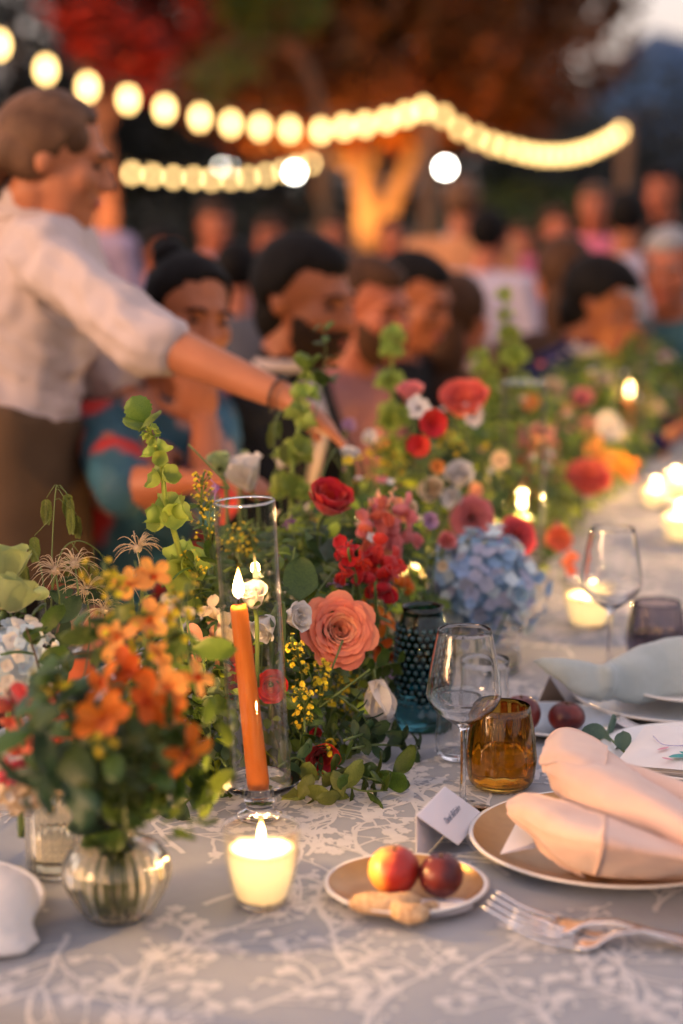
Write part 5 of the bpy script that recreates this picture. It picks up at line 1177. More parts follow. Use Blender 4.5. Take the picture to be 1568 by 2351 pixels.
for pts, n, s, m, lb in ([[(760, 1750, .03), (800, 1770, .02), (860, 1790, .014), (915, 1780, .012)], 9, .044, 'leaf', 'glossy leafy sprig lying furthest right on the cloth'],
    [[(740, 1770, .03), (780, 1795, .02), (830, 1815, .012), (890, 1815, .010)], 9, .044, 'leaf', 'leafy sprig lying on the cloth nearest the place card'],
    [[(730, 1770, .03), (760, 1800, .016), (790, 1830, .010)], 7, .044, 'leaf_olive', 'leafy sprig pointing at the camera by the chimney'],
    [[(720, 1780, .02), (700, 1815, .012), (685, 1835, .008)], 4, .044, 'leaf_olive', 'single leafy sprig beside the glass saucer'],
    [[(800, 1720, .05), (870, 1710, .03), (940, 1715, .016), (965, 1720, .012)], 11, .030, 'leaf_dark', 'dark leafy sprig reaching the teal vase'],
    [[(790, 1700, .06), (860, 1680, .045), (920, 1690, .03)], 10, .028, 'leaf_dark', 'dark leafy sprig between white flower and teal vase'],
    [[(640, 1760, .05), (680, 1740, .05), (720, 1770, .03)], 8, .032, 'leaf_dark', 'dark leafy sprig behind the chimney foot'],
    [[(520, 1760, .05), (500, 1740, .05), (460, 1770, .03)], 8, .034, 'leaf_dark', 'dark leafy sprig left of the chimney foot'],
    [[(480, 1800, .03), (440, 1830, .02), (400, 1870, .01)], 7, .034, 'leaf_dark', 'dark leafy sprig lying behind the round vase'],
    [[(700, 1640, .08), (680, 1560, .11), (700, 1470, .15)], 9, .034, 'leaf', 'green leafy sprig behind the goldenrod'],
    [[(830, 1560, .09), (870, 1530, .10), (920, 1520, .10)], 9, .030, 'leaf', 'green leafy sprig behind the orange orchids'],
    [[(780, 1600, .09), (830, 1640, .07), (850, 1680, .05)], 9, .028, 'leaf_dark', 'narrow dark sprig within the goldenrod']):
    leafy(lb, [lowz(*q) for q in pts], n, s, m, 'wavy' if 'cloth' in lb else 'oval', group=GL)
# hydrangea in a small glass
hp = pz(1150, 1545); tumbler('small pale glass cup under the blue hydrangea', hp, .030, .07, 'glass', .04, flutes=20, depth=.004, r_top=1.05)
hydrangea('blue hydrangea head beside the teal vase', pt(1108, 1354, -.60), .087, 300, 'blue', 'bluewhite', stem=.135, fs=.215, squash=1.0, m3='lilacblue')

# ------------------------------------------------------------------ garland: blooms further off, out of focus
FULL = [(4, .16, .80, 1.3, .04), (5, .28, .86, 1.2, .04), (6, .42, .90, 1.1, .03), (6, .57, .90, 1.0, .02), (7, .72, .86, .95, .02), (7, .86, .76, .9, .03), (6, .97, .60, .85, .08)]
def bloom(kind, x, y, t, r, m, d, lb, m2=None, **k):
    p = pt(x, y, t + .055)
    if kind == 'peony': return rose(lb, 'peony', p, d, r, m, m2, layers=(GLOBE if m == 'coralpink' else FULL), name='peony', stem=.07, **k)
    if kind == 'rose': return rose(lb, 'rose', p, d, r, m, m2, stem=.12, **k)
    if kind == 'bud': return rose(lb, 'lisianthus', p, d, r * 1.6, m, m2, layers=BUD, name='lisianthus', stem=.06, **k)
    if kind == 'daisy': return simple_flower(lb, 'anemone', p, d, r, m, 8, 'anemone', .95, .55, 45, 85, .15, .6, 'black', 0, .12, .03, **k)
    if kind == 'poppy': return simple_flower(lb, 'poppy', p, d, r, m, 5, 'poppy', .95, .95, 20, 65, .25, .65, None, 0, .12, .06, **k)
    if kind == 'orchid': return orchid(lb, p, d, r, m, 0, **k)
C = (.1, -1, .5)
for a in [('peony', 1068, 950, -.76, .046, 'coralpink', (-.1, -.55, .85), 'coral pink peony with rounded top left of the far chimney'),
    ('daisy', 1085, 952, -.74, .026, 'white', (.1, -1, .3), 'white anemone with dark eye in front of the coral peony'),
    ('daisy', 960, 940, -.78, .026, 'white', (.1, -1, .6), 'white anemone with dark eye left of the coral peony'),
    ('poppy', 985, 975, -.76, .034, 'scarlet', (.3, -1, .2), 'scarlet poppy below the left anemone'),
    ('poppy', 968, 1028, -.76, .030, 'scarlet', (-.3, -1, .3), 'lower scarlet poppy over the greenery'),
    ('bud', 945, 925, -.82, .024, 'pink', (-.1, -.4, 1), 'soft pink bud above the left anemone'),
    ('peony', 1342, 1125, -.66, .050, 'coralpink', (.1, -.6, .8), 'bright coral peony above the second wine glass'),
    ('orchid', 1430, 1075, -.66, .042, 'orange', (.2, -1, .4), 'orange bloom right of the bright coral peony'),
    ('orchid', 1375, 1045, -.68, .045, 'apricot', (-.2, -1, .6), 'apricot bloom above the bright coral peony'),
    ('peony', 1082, 1192, -.70, .036, 'pink', (-.1, -1, .4), 'pink peony above the blue hydrangea on the left'),
    ('peony', 1178, 1238, -.64, .034, 'hotpink', (.2, -1, .5), 'pink peony resting on top of the blue hydrangea'),
    ('poppy', 1270, 1230, -.66, .044, 'salmon', (.3, -1, 0), 'salmon bloom curled right of the second chimney'),
    ('bud', 1052, 1110, -.74, .026, 'white', (.0, -.8, .8), 'white bloom in the middle of the garland'),
    ('poppy', 1040, 1145, -.73, .028, 'white', (-.2, -1, .3), 'white open bloom below the white bud'),
    ('bud', 1000, 1135, -.75, .022, 'cream', (-.3, -.8, .5), 'cream bud left of the white open bloom'),
    ('poppy', 1085, 1130, -.73, .022, 'peachcream', (.4, -1, .3), 'blush bloom right of the white open bloom'),
    ('bud', 1235, 1020, -.70, .026, 'peachcream', (.1, -.6, 1), 'blush bud by the second chimney rim'),
    ('poppy', 1385, 985, -.72, .056, 'white', (.2, -.8, .3), 'large white bloom left of the orange taper'),
    ('bud', 1490, 965, -.72, .036, 'cream', (.1, -.6, 1), 'cream bud right of the orange taper'),
    ('poppy', 1535, 890, -.76, .055, 'pink', (.1, -1, .5), 'pink bloom at the right edge among far greenery'),
    ('peony', 1555, 1000, -.70, .055, 'peachcream', (-.1, -1, .5), 'blush peony cut by the right edge'),
    ('orchid', 1500, 800, -.85, .050, 'orange', (.1, -1, .4), 'orange bloom high at the far end by the right edge'),
    ('orchid', 1455, 775, -.86, .045, 'orange', (-.1, -1, .4), 'orange bloom high in front of the far guest'),
    ('poppy', 1290, 950, -.80, .036, 'peachcream', (.1, -1, .5), 'pale pink bloom beyond the far chimney rim'),
    ('peony', 1268, 900, -.84, .030, 'cream', (.1, -1, .6), 'cream bloom in the lime greenery beyond'),
    ('poppy', 1500, 1045, -.68, .040, 'apricot', (.2, -1, .3), 'apricot bloom left of the blush peony at the edge'),
    ('bud', 800, 1060, -.86, .016, 'white', (.1, -.5, 1), 'small white bud above the red ranunculus'),
    ('poppy', 850, 1010, -.88, .022, 'white', (-.1, -.8, .6), 'small white bloom left of the blurred bell spike'),
    ('poppy', 800, 985, -.92, .020, 'lilac', (.2, -.8, .6), 'pale mauve bloom below the hand'),
    ('bud', 1020, 1250, -.70, .016, 'pink', (.2, -.8, .5), 'tiny pink bud left of the blue hydrangea'),
    ('poppy', 1010, 1300, -.68, .014, 'cream', (.3, -.9, .2), 'tiny cream bloom between orchids and hydrangea'),
    ('peony', 1540, 760, -.90, .05, 'peachcream', (.1, -1, .4), 'pale blush bloom at the right edge near the top of the far garland'),
    ('poppy', 1530, 830, -.84, .045, 'white', (-.2, -1, .4), 'white bloom at the right edge among lime leaves'),
    ('orchid', 1545, 700, -.95, .05, 'orange', (-.1, -1, .4), 'highest orange bloom at the right edge'),
    ('poppy', 1368, 880, -.82, .04, 'cream', (.1, -1, .5), 'cream bloom left of the burning orange taper'),
    ('bud', 1330, 930, -.78, .028, 'pink', (.1, -.8, .7), 'pink bud in the lime greenery before the navy jacket'),
    ('poppy', 1350, 980, -.74, .036, 'peachcream', (-.2, -1, .4), 'blush bloom above the bright coral peony'),
    ('orchid', 1480, 900, -.76, .04, 'apricot', (.2, -1, .4), 'apricot bloom right of the orange taper flame'),
    ('poppy', 1215, 930, -.80, .03, 'apricot', (.1, -1, .5), 'apricot bloom at the foot of the tallest bell spike'),
    ('poppy', 1150, 1060, -.72, .028, 'cream', (-.1, -1, .4), 'cream bloom left of the second chimney'),
    ('bud', 930, 1180, -.72, .016, 'cream', (.2, -.8, .6), 'cream bud beside the pink snapdragon'),
    ('poppy', 985, 1200, -.70, .020, 'lilac', (.1, -1, .3), 'mauve bloom right of the pink snapdragon'),
    ('poppy', 1000, 1075, -.76, .022, 'apricot', (.1, -1, .4), 'apricot bloom below the lower scarlet poppy'),
    ('orchid', 1300, 1290, -.62, .030, 'salmon', (.4, -1, -.2), 'salmon bloom at the garland foot right of the hydrangea')]:
    bloom(*a)
snap('pink snapdragon inside the curve of the second chimney', [pt(x, y, -.72) for x, y in ((1215, 1230), (1215, 1120), (1212, 1040), (1215, 990))], 9, .045, 'pink', 'salmon')
snap('blush snapdragon right of the second chimney', [pt(x, y, -.72) for x, y in ((1262, 1180), (1258, 1090), (1250, 1030), (1250, 990))], 8, .042, 'peachcream', 'pink')
solidago('blurred goldenrod sprig arching at the middle of the garland', [pt(x, y, -.80) for x, y in ((880, 1160), (905, 1090), (880, 1050), (860, 1020))], 40, .025, .007, group='goldenrod further along')
solidago('blurred goldenrod sprig under the far coral peony', [pt(x, y, -.72) for x, y in ((1060, 1080), (1030, 1040), (1010, 1010), (1000, 1000))], 36, .03, .008, group='goldenrod further along')
leafy('dark leaves over the pink peony by the second chimney', [pt(x, y, -.66) for x, y in ((1090, 1260), (1110, 1200), (1130, 1160), (1150, 1130))], 6, .05, 'leaf_dark', 'oval', group='leafy sprigs further along')
leafy('long leaves standing left of the far chimney', [pt(x, y, -.72) for x, y in ((1120, 1130), (1115, 1050), (1110, 1000), (1120, 960))], 7, .08, 'leaf', 'lance', group='leafy sprigs further along')

# greenery that fills the garland between the blooms
rg = random.Random(12); mb = MB()
shapes = [petal_mb(1, .5, .45, -.1, 55, 95, 4, 2, .03, fold=-.12, base=.05), petal_mb(1, .26, .4, -.1, 40, 100, 4, 2, 0, fold=-.2, base=.05), petal_mb(1, .8, .5, -.1, 60, 95, 4, 2, .03, base=.1), petal_mb(1, .5, .5, 0, 50, 110, 4, 2, .06, base=.06)]
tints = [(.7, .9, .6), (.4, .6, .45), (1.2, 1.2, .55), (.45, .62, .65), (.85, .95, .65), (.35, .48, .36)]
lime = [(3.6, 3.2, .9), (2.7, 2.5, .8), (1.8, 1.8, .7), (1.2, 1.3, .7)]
n = 0
while n < 12500:
    u = rg.random() ** 1.15; s = 1.97 + 5.2 * u
    a = rg.uniform(-.05 * math.pi, 1.05 * math.pi); rad = math.sqrt(rg.uniform(.12, 1))
    tc = -.80; hw = .165 if s > 2.2 else .165 * math.sqrt(max(.05, (s - 1.93) / .27)); ht = (.245 if s > 2.15 else .245 * math.sqrt(max(.05, (s - 1.90) / .25)))
    ht *= 1 + .22 * noise.noise(V((s * 2.3, 0, 0)))
    t = tc + hw * math.cos(a) * rad * 1.05; z = TZ + .006 + max(0, ht * math.sin(a) * rad)
    if z > TZ + .05 and s < 2.08 and t > -.74: continue
    if (W(s, t, 0) - V((c2.x, c2.y, 0))).length < .05 or (W(s, t, 0) - V((c3.x, c3.y, 0))).length < .05: continue
    q_ = W(s, t, z) - CAM; dp = q_.dot(ray(784, 1175.5)); xx, yy = 784 + FPX * q_.x / dp, 1175.5 - FPX * q_.dot(V((0, math.sin(PITCH), math.cos(PITCH)))) / dp
    if abs(xx - 1440) < 34 and yy < 1000 and (W(s, t, 0) - V((c3.x, c3.y, 0))).length < .9: continue      # room for the orange taper to stand clear
    P = shapes[rg.choice((0, 0, 1, 2, 3))]; size = rg.uniform(.013, .037) * (1 + .10 * (s - 2))
    d = (ND * math.cos(a) * 1.0 + UP * (.55 + math.sin(a) * .8) + SD * rg.uniform(-.8, .5)).normalized()
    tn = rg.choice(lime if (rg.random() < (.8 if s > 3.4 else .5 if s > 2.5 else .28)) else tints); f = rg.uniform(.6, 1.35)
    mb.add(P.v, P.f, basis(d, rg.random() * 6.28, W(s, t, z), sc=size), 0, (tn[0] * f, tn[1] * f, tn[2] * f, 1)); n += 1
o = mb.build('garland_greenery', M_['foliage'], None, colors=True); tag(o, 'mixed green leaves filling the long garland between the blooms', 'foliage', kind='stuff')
# stems and stalks lying in the heart of the garland
mb = MB()
for k in range(420):
    s = 2.0 + 4.6 * rg.random() ** 1.2; t = -.79 + rg.gauss(0, .07); p = W(s, t, TZ + .004); d = V((rg.gauss(0, .05), rg.gauss(0, .05), rg.uniform(.08, .26)))
    if s < 2.1 and t > -.74: continue
    mb.tube([p, p + d * .5 + V((rg.gauss(0, .01), 0, 0)), p + d], .0016, 4)
o = mb.build('garland_stems', M_['stem']); tag(o, 'tangle of thin green stems inside the garland', 'stems', kind='stuff')
# small filler blossoms
fm = {}
for m in ('white', 'lilac', 'pink', 'cream', 'yellow', 'salmon'):
    k_ = MB()
    for k in range(5): P = petal_mb(.9, .6, .6, .2, 45, 80, 3, 2, base=.2); k_.add(P.v, P.f, Rz(k * 1.257))
    k_.ell((0, 0, .08), .14, None, 6, 4); fm[m] = k_.mesh('small_blossom_' + m, [M_[m]])
names = {'white': 'white', 'lilac': 'mauve', 'pink': 'pink', 'cream': 'cream', 'yellow': 'yellow', 'salmon': 'salmon'}
MARKS = [(o.location.copy(), o['label']) for o in bpy.data.objects if o.parent is None and o.get('category') in ('peony', 'poppy', 'anemone', 'lisianthus', 'rose', 'ranunculus', 'hydrangea', 'snapdragon', 'clematis', 'flower spike', 'candle', 'goldenrod')]
def near_label(c, p):
    near = [x for x in sorted(MARKS, key=lambda k: (k[0] - p).length)[:9] if len(x[1].split()) <= 11 and ' ' in x[1]] or [min(MARKS, key=lambda k: len(k[1].split()))]
    used = set(o.get('label') for o in bpy.data.objects)
    for w in ('beside', 'behind', 'near'):
        for _, l in near:
            lb = f'small {c} blossom {w} the {l}'
            if lb not in used: return lb
    return lb
n = 0
while n < 170:
    s = 2.35 + 4.2 * rg.random(); a = rg.uniform(.05 * math.pi, .95 * math.pi); t = -.795 + .18 * math.cos(a); z = TZ + .02 + .27 * math.sin(a) * rg.uniform(.75, 1.08)
    if (W(s, t, 0) - V((c2.x, c2.y, 0))).length < .05 or (W(s, t, 0) - V((c3.x, c3.y, 0))).length < .05: continue
    m = rg.choice(('white', 'white', 'white', 'lilac', 'pink', 'cream', 'cream', 'yellow', 'salmon'))
    d = ND * math.cos(a) + UP * math.sin(a) + SD * rg.uniform(-.9, 0)
    root = thing('small_blossom', near_label(names[m], W(s, t, z)), 'blossom', M=basis(d, rg.random() * 6, W(s, t, z), sc=rg.uniform(.008, .014) * (1 + .1 * (s - 2))), group=f'small {names[m]} blossoms in the garland')
    link('corolla', fm[m], root); mb = MB(); mb.tube([V((0, 0, 0)), V((.3, .1, -5))], .09, 4); mb.build('stem', M_['stem'], root); n += 1
# eucalyptus beside the embroidered napkin
leafy('grey green eucalyptus sprig between the two napkins', [pz(1450, 1740, TZ + .03), pz(1420, 1715, TZ + .03), pz(1395, 1690, TZ + .03), pz(1375, 1680, TZ + .035)], 5, .038, 'eucalyptus', 'round', name='eucalyptus_sprig')
# ------------------------------------------------------------------ people
def lerpt(y, tab):
    for (a, va), (b, vb) in zip(tab, tab[1:]):
        if y <= b: return va + (vb - va) * (y - a) / (b - a)
    return tab[-1][1]
HL = [(-1.01, -.95), (-.45, -.90), (-.22, -.42), (.05, -.40), (.28, .05), (.5, .42), (1.01, .68)]
def man(d): return d.z - lerpt(d.y, HL)
HLF = [(-1.01, -1.0), (-.4, -.92), (-.05, -.55), (.25, -.25), (.45, .12), (.7, .42), (1.01, .60)]
def fem(d): return d.z - lerpt(d.y, HLF) + .12 * abs(d.x)
def skinmat(n, c): return mat(n, c, tuple(k * .82 for k in c), .5, 14, spec=.3)
M_['skin'] = skinmat('skin warm', (.42, .135, .058)); M_['skin0'] = skinmat('skin light', (.50, .18, .085)); M_['skin2'] = skinmat('skin tanned', (.34, .105, .042)); M_['skin3'] = skinmat('skin rosy', (.40, .115, .055))
M_['hair_black'] = mat('black hair', (.008, .006, .005), (.004, .003, .003), .7, 40, spec=.12, bump=.5, bscale=90, stretch=(1, 1, .2))
M_['hair_brown'] = mat('brown hair', (.07, .03, .013), (.035, .015, .007), .65, 40, spec=.15, bump=.5, bscale=90, stretch=(1, 1, .2))
M_['hair_light'] = mat('light brown hair', (.19, .095, .05), (.06, .027, .013), .6, 34, spec=.2, bump=.6, bscale=90, stretch=(.5, 1, .4))
M_['hair_grey'] = mat('grey hair', (.30, .28, .28), (.2, .19, .19), .5, 40)
M_['beard_dark'] = mat('dark beard', (.035, .018, .010), (.018, .010, .006), .75, 60, spec=.1); M_['lips'] = mat('lips', (.42, .08, .06), rough=.4); M_['eye'] = mat('dark eye', (.03, .018, .012), rough=.2)
def clothmat(n, c, c2=None, sc=12): M_[n] = mat(n, c, c2, .85, sc, bump=.2, bscale=300, sheen=.0, spec=.15)
clothmat('shirt white', (.56, .45, .42), (.52, .41, .38)); clothmat('apron brown', (.12, .068, .036)); clothmat('black cloth', (.012, .011, .012)); clothmat('navy', (.012, .016, .07), (.008, .01, .05)); clothmat('shirt pink', (.34, .14, .125)); clothmat('shirt lilac', (.38, .29, .40)); clothmat('grey jacket', (.09, .088, .105)); clothmat('peach cloth', (.62, .27, .12)); clothmat('pink cloth', (.62, .16, .26)); clothmat('shirt pale', (.42, .38, .48)); clothmat('dark brown cloth', (.05, .028, .02)); clothmat('red cloth', (.40, .05, .04)); clothmat('teal cloth', (.05, .12, .14))
# floral print: teal ground, red and peach blooms
m, nt, out = newmat('floral print'); N = nt.nodes; L = nt.links
p = N.new('ShaderNodeBsdfPrincipled'); p.inputs['Roughness'].default_value = .7; tc = N.new('ShaderNodeTexCoord')
nz = N.new('ShaderNodeTexNoise'); nz.inputs['Scale'].default_value = 5; mxv = N.new('ShaderNodeMix'); mxv.data_type = 'VECTOR'; mxv.inputs['Factor'].default_value = .22
L.new(tc.outputs['Object'], nz.inputs['Vector']); L.new(tc.outputs['Object'], mxv.inputs['A']); L.new(nz.outputs['Color'], mxv.inputs['B'])
vo = N.new('ShaderNodeTexVoronoi'); vo.inputs['Scale'].default_value = 13; L.new(mxv.outputs['Result'], vo.inputs['Vector'])
sep = N.new('ShaderNodeSeparateColor'); L.new(vo.outputs['Color'], sep.inputs[0])
r1 = N.new('ShaderNodeValToRGB'); r1.color_ramp.interpolation = 'CONSTANT'; els = r1.color_ramp.elements
els[0].position = 0; els[0].color = (.02, .10, .15, 1); els[1].position = .22; els[1].color = (.45, .02, .015, 1)
for pos, c in ((.55, (.03, .14, .20, 1)), (.68, (.62, .26, .16, 1)), (.86, (.015, .03, .05, 1)), (.94, (.60, .12, .03, 1))): e_ = els.new(pos); e_.color = c
L.new(sep.outputs[0], r1.inputs[0])
r2 = N.new('ShaderNodeValToRGB'); r2.color_ramp.elements[0].position = .42; r2.color_ramp.elements[1].position = .62; L.new(vo.outputs['Distance'], r2.inputs[0])
mx = N.new('ShaderNodeMix'); mx.data_type = 'RGBA'; L.new(r2.outputs[0], mx.inputs['Factor']); L.new(r1.outputs[0], mx.inputs['A']); mx.inputs['B'].default_value = (.02, .08, .11, 1)
L.new(mx.outputs['Result'], p.inputs['Base Color']); L.new(p.outputs[0], out.inputs[0]); M_['floral'] = m

def handpieces(mb, wr, d, n, curl=.35, sc=1.0):
    """palm and five fingers from wrist wr, pointing along d, palm facing n"""
    d = V(d).normalized(); n = V(n); n = (n - d * n.dot(d)).normalized(); x = d.cross(n)
    B = Matrix((x, d, n)).transposed()
    mb.ell(wr + d * .045 * sc, (.040 * sc, .052 * sc, .017 * sc), B)
    for k, (off, L, r) in enumerate(((-.030, .062, .0075), (-.011, .078, .0085), (.010, .082, .0088), (.030, .074, .0085))):
        p = wr + d * .082 * sc + x * off * sc; dd = (d + x * off * 3).normalized(); seg = L * sc / 3; ang = curl * .6
        for j in range(3):
            q = p + (dd * math.cos(ang) + n * math.sin(ang)) * seg * (1.25 if j == 0 else .95); mb.cap(p, r * sc, q, r * sc * .9, 8); p = q; ang += curl
    p = wr + d * .02 * sc + x * .030 * sc; q = p + (d * .6 + x * .75 + n * .25).normalized() * .042 * sc; mb.cap(p, .012 * sc, q, .010 * sc, 8); r_ = q + (d * .95 + x * .15 + n * .3).normalized() * .034 * sc; mb.cap(q, .010 * sc, r_, .0085 * sc, 8)
def person(label, H, face, up=(0, 0, 1), hs=1.0, neck=None, sh=None, chest=None, pelvis=None, el=None, wr=None, hand=None, knee=None, foot=None, skin='skin', hair='hair_black', hairfn=None, extra_hair=(), top='black cloth', bottom='black cloth', sleeve=1.0, collar=None, beard=None, voxel=.009, group=None, lips=True, vest=None, torso=1.0, apron=None, vol=.07, cuff=None, fold=.006):
    """sh, el, wr, knee, foot are (right, left) pairs; everything in world space, parts hang from an Empty below the pelvis"""
    H = V(H); f = V(face).normalized(); u = V(up); u = (u - f * u.dot(f)).normalized(); x = f.cross(u)
    HB = Matrix((x, f, u)).transposed()
    base = V((pelvis[0], pelvis[1], 0)); root = thing('person', label, 'person', base, group)
    def h(a, b, c): return H + HB @ (V((a, b, c)) * hs) - base
    O = lambda q: V(q) - base
    def headpieces(mb):
        e = lambda c, r: mb.ell(h(*c), tuple(k * hs for k in r), HB, 14, 10)
        e((0, -.012, .035), (.074, .092, .082)); e((0, .028, -.030), (.060, .062, .078)); e((0, .066, -.090), (.027, .026, .023))
        e((0, .080, .026), (.048, .016, .014)); e((.036, .060, -.020), (.026, .026, .030)); e((-.036, .060, -.020), (.026, .026, .030))
        e((0, .086, -.060), (.024, .014, .014)); e((0, .03, -.07), (.05, .05, .045))
        mb.cap(h(0, .084, .012), .010 * hs, h(0, .108, -.026), .0135 * hs, 8); e((.012, .098, -.030), (.009, .010, .008)); e((-.012, .098, -.030), (.009, .010, .008))
        for s in (-1, 1): e((s * .072, -.010, -.004), (.009, .016, .027))
    shR, shL = [O(q) for q in sh]; nk = O(neck); ch = O(chest); pe = O(pelvis); side = (shR - shL).normalized()
    ab = [(.165, .115), (.140, .105), (.160, .118), (.165, .112), (.120, .085), (.062, .058)]
    ab = [(a * torso, b * torso) for a, b in ab]
    mid = (shR + shL) / 2
    tp = [pe, pe.lerp(ch, .5), ch, ch.lerp(mid, .65), mid + (nk - mid) * .35, nk]
    def torsopieces(mb, g):
        mb.loft([tp[0] - (tp[1] - tp[0]).normalized() * .06] + tp[:-1] + [nk], [(.15 + g, .11 + g)] + [(a + g, b + g) for a, b in ab[:-1]] + [(.06 + g * .5, .058 + g * .5)], side, 18, power=2.3)
        if g > 0 and collar: mb.cap(nk - V((0, 0, .03)), .068, nk.lerp(h(0, -.018, -.06), .32), .062)
        for s in (shR, shL): mb.ell(s, .062 * torso + g)
        mb.cap(shR, .058 * torso + g, mid, .07 + g); mb.cap(shL, .058 * torso + g, mid, .07 + g)
    def armpieces(mb, g, upto=1.0):
        for s, e_, w in zip((shR, shL), el, wr):
            e_, w = O(e_), O(w); mb.cap(s, .050 * torso + g, e_, .045 * torso + g)
            if upto > .5:
                q = e_.lerp(w, min(1, (upto - .5) * 2)); mb.cap(e_, .047 * torso + g, q, (.045 - .017 * min(1, (upto - .5) * 2)) * torso + g)
    def legpieces(mb, g):
        for i, (k, ft) in enumerate(zip(knee, foot)):
            k, ft = O(k), O(ft); hip = pe + side * (.085 if i == 0 else -.085)
            mb.cap(hip, .085 + g, k, .058 + g); mb.cap(k, .056 + g, ft, .038 + g)
    b = MB(); headpieces(b); b.cap(h(0, -.018, -.06), .052 * hs, nk, .056 * hs); torsopieces(b, -.012); armpieces(b, -.004); legpieces(b, -.012)
    for i, (w, e_) in enumerate(zip(wr, el)):
        w_, e2 = O(w), O(e_); dn = (w_ - e2).normalized()
        hd, hn, cu = (hand[i] if hand and hand[i] else (dn, V((0, 0, -1)), .35)); handpieces(b, w_, hd, hn, cu, hs * 1.08)
    for ft, k in zip(foot, knee):
        ft_ = O(ft); fd = V((f.x, f.y, 0)).normalized(); b.cap(ft_ - fd * .03 + V((0, 0, -.035)), .036, ft_ + fd * .14 + V((0, 0, -.045)), .030)
    me = remesh(b, voxel, 3, .5); me.materials.append(M_[skin]); link('body', me, root)
    c = MB(); torsopieces(c, .006); armpieces(c, .010, sleeve)
    if cuff:
        for i in cuff:
            e_, w = O(el[i]), O(wr[i]); q = e_.lerp(w, min(1, (sleeve - .5) * 2)); dd = (w - e_).normalized(); c.cap(q - dd * .035, .058, q, .058)
    me = remesh(c, max(voxel, .008), 3, .5, lambda q: fold * (.5 - 2.0 * abs(noise.noise(V((q.x * 8, q.y * 8, q.z * 17 + q.x * 9))))) + fold * .5 * noise.noise(q * 30)); me.materials.append(M_[top]); link('top', me, root)
    c = MB(); legpieces(c, .014); c.loft([pe - V((0, 0, .09)), pe, pe.lerp(ch, .18)], [(.15, .11), (.178, .128), (.168, .122)], side, 16)
    me = remesh(c, .014, 3); me.materials.append(M_[bottom]); link('trousers', me, root)
    for ft in foot:
        ft_ = O(ft); fd = V((f.x, f.y, 0)).normalized(); s_ = MB(); s_.cap(ft_ - fd * .035 + V((0, 0, -.035)), .045, ft_ + fd * .15 + V((0, 0, -.042)), .038); s_.build('shoe', M_['black cloth'], root)
    # hair: a cap over the skull where hairfn(direction) > 0
    hf = hairfn or man
    nu, nv = (72, 50) if voxel < .012 else (40, 28); vs = []; fs = []
    for i in range(nv + 1):
        ph = math.pi * i / nv
        for k in range(nu):
            a = 2 * math.pi * k / nu; d = V((math.sin(ph) * math.cos(a), math.sin(ph) * math.sin(a), math.cos(ph)))
            v = hf(d) + .10 * noise.noise(d * 7) + .06 * noise.noise(d * 17); g_ = min(1, max(0, v * 3.5)); g_ = g_ * g_ * (3 - 2 * g_); rr = .86 + g_ * (.15 + vol * (.5 + .5 * max(0, d.z))) + (.025 * noise.noise(d * 5) if v > 0 else 0)
            vs.append(h(d.x * .078 * rr, -.012 + d.y * .098 * rr, .032 + d.z * .086 * rr))
    for i in range(nv):
        for k in range(nu): fs.append((i * nu + k, (i + 1) * nu + k, (i + 1) * nu + (k + 1) % nu, i * nu + (k + 1) % nu))
    hb = MB(); hb.add(vs, fs)
    for cc, r in list(extra_hair) + ([((0, -.048, -.030), (.066, .054, .066)), ((0, .008, .078), (.060, .074, .043))] if hf is man else []): hb.ell(h(*cc), tuple(k * hs for k in r), HB, 12, 9)
    hb.build('hair', M_[hair], root)
    for s in (-1, 1):
        q = MB(); q.ell(h(s * .031, .081, .004), tuple(k * hs for k in (.0115, .008, .005)), HB); q.build('eye', M_['eye'], root)
        q = MB(); q.tube(curve([h(s * .014, .096, .022), h(s * .030, .094, .028), h(s * .050, .078, .020)], 3), .0036 * hs, 6); q.build('eyebrow', M_[hair], root)
    q = MB(); q.ell(h(0, .0915, -.058), tuple(k * hs for k in (.021, .0085, .0065)), HB); q.ell(h(0, .0905, -.0655), tuple(k * hs for k in (.017, .0085, .006)), HB); q.build('mouth', M_['lips'], root)
    if beard:
        vs = []; fs = []
        for i in range(nv + 1):
            ph = math.pi * i / nv
            for k in range(nu):
                a = 2 * math.pi * k / nu; d = V((math.sin(ph) * math.cos(a), math.sin(ph) * math.sin(a), math.cos(ph)))
                v = (-.05 - d.z) + .45 * min(0, .3 - abs(d.x)) * -1 - (.35 if d.y < -.25 else 0); v = min(v, d.y + .35)
                rr = .82 + .24 * min(1, max(0, (v + .08 * noise.noise(d * 9)) * 4)); vs.append(h(d.x * .064 * rr, .030 + d.y * .068 * rr, -.034 + d.z * .088 * rr))
        for i in range(nv):
            for k in range(nu): fs.append((i * nu + k, (i + 1) * nu + k, (i + 1) * nu + (k + 1) % nu, i * nu + (k + 1) % nu))
        bb = MB(); bb.add(vs, fs); bb.tube(curve([h(.032, .082, -.052), h(0, .104, -.044), h(-.032, .082, -.052)], 4), .009 * hs, 6); bb.build('beard', M_[beard], root)
    if collar:
        q = MB(); d = (h(0, 0, -.05) - nk).normalized(); nk2 = nk.lerp(h(0, -.018, -.06), .30); pts = [nk2 + V((math.cos(a) * .066, math.sin(a) * .064, -.008)) for a in [k * math.pi / 8 for k in range(17)]]
        q.loft(pts, [(.013, .005)] * 17, d, 8); fr = V((f.x, f.y, 0)).normalized(); q.loft([nk + fr * .06 + V((0, 0, -.01)), nk + fr * .10 + V((0, 0, -.10)), ch + fr * .125 * torso + V((0, 0, -.02))], [(.032, .012), (.026, .012), (.012, .012)], side, 10)
        q.build('collar', M_[collar], root)
    if vest:
        q = MB(); torsopieces(q, .012); me = remesh(q, .012, 3); me.materials.append(M_[vest]); link('vest', me, root)
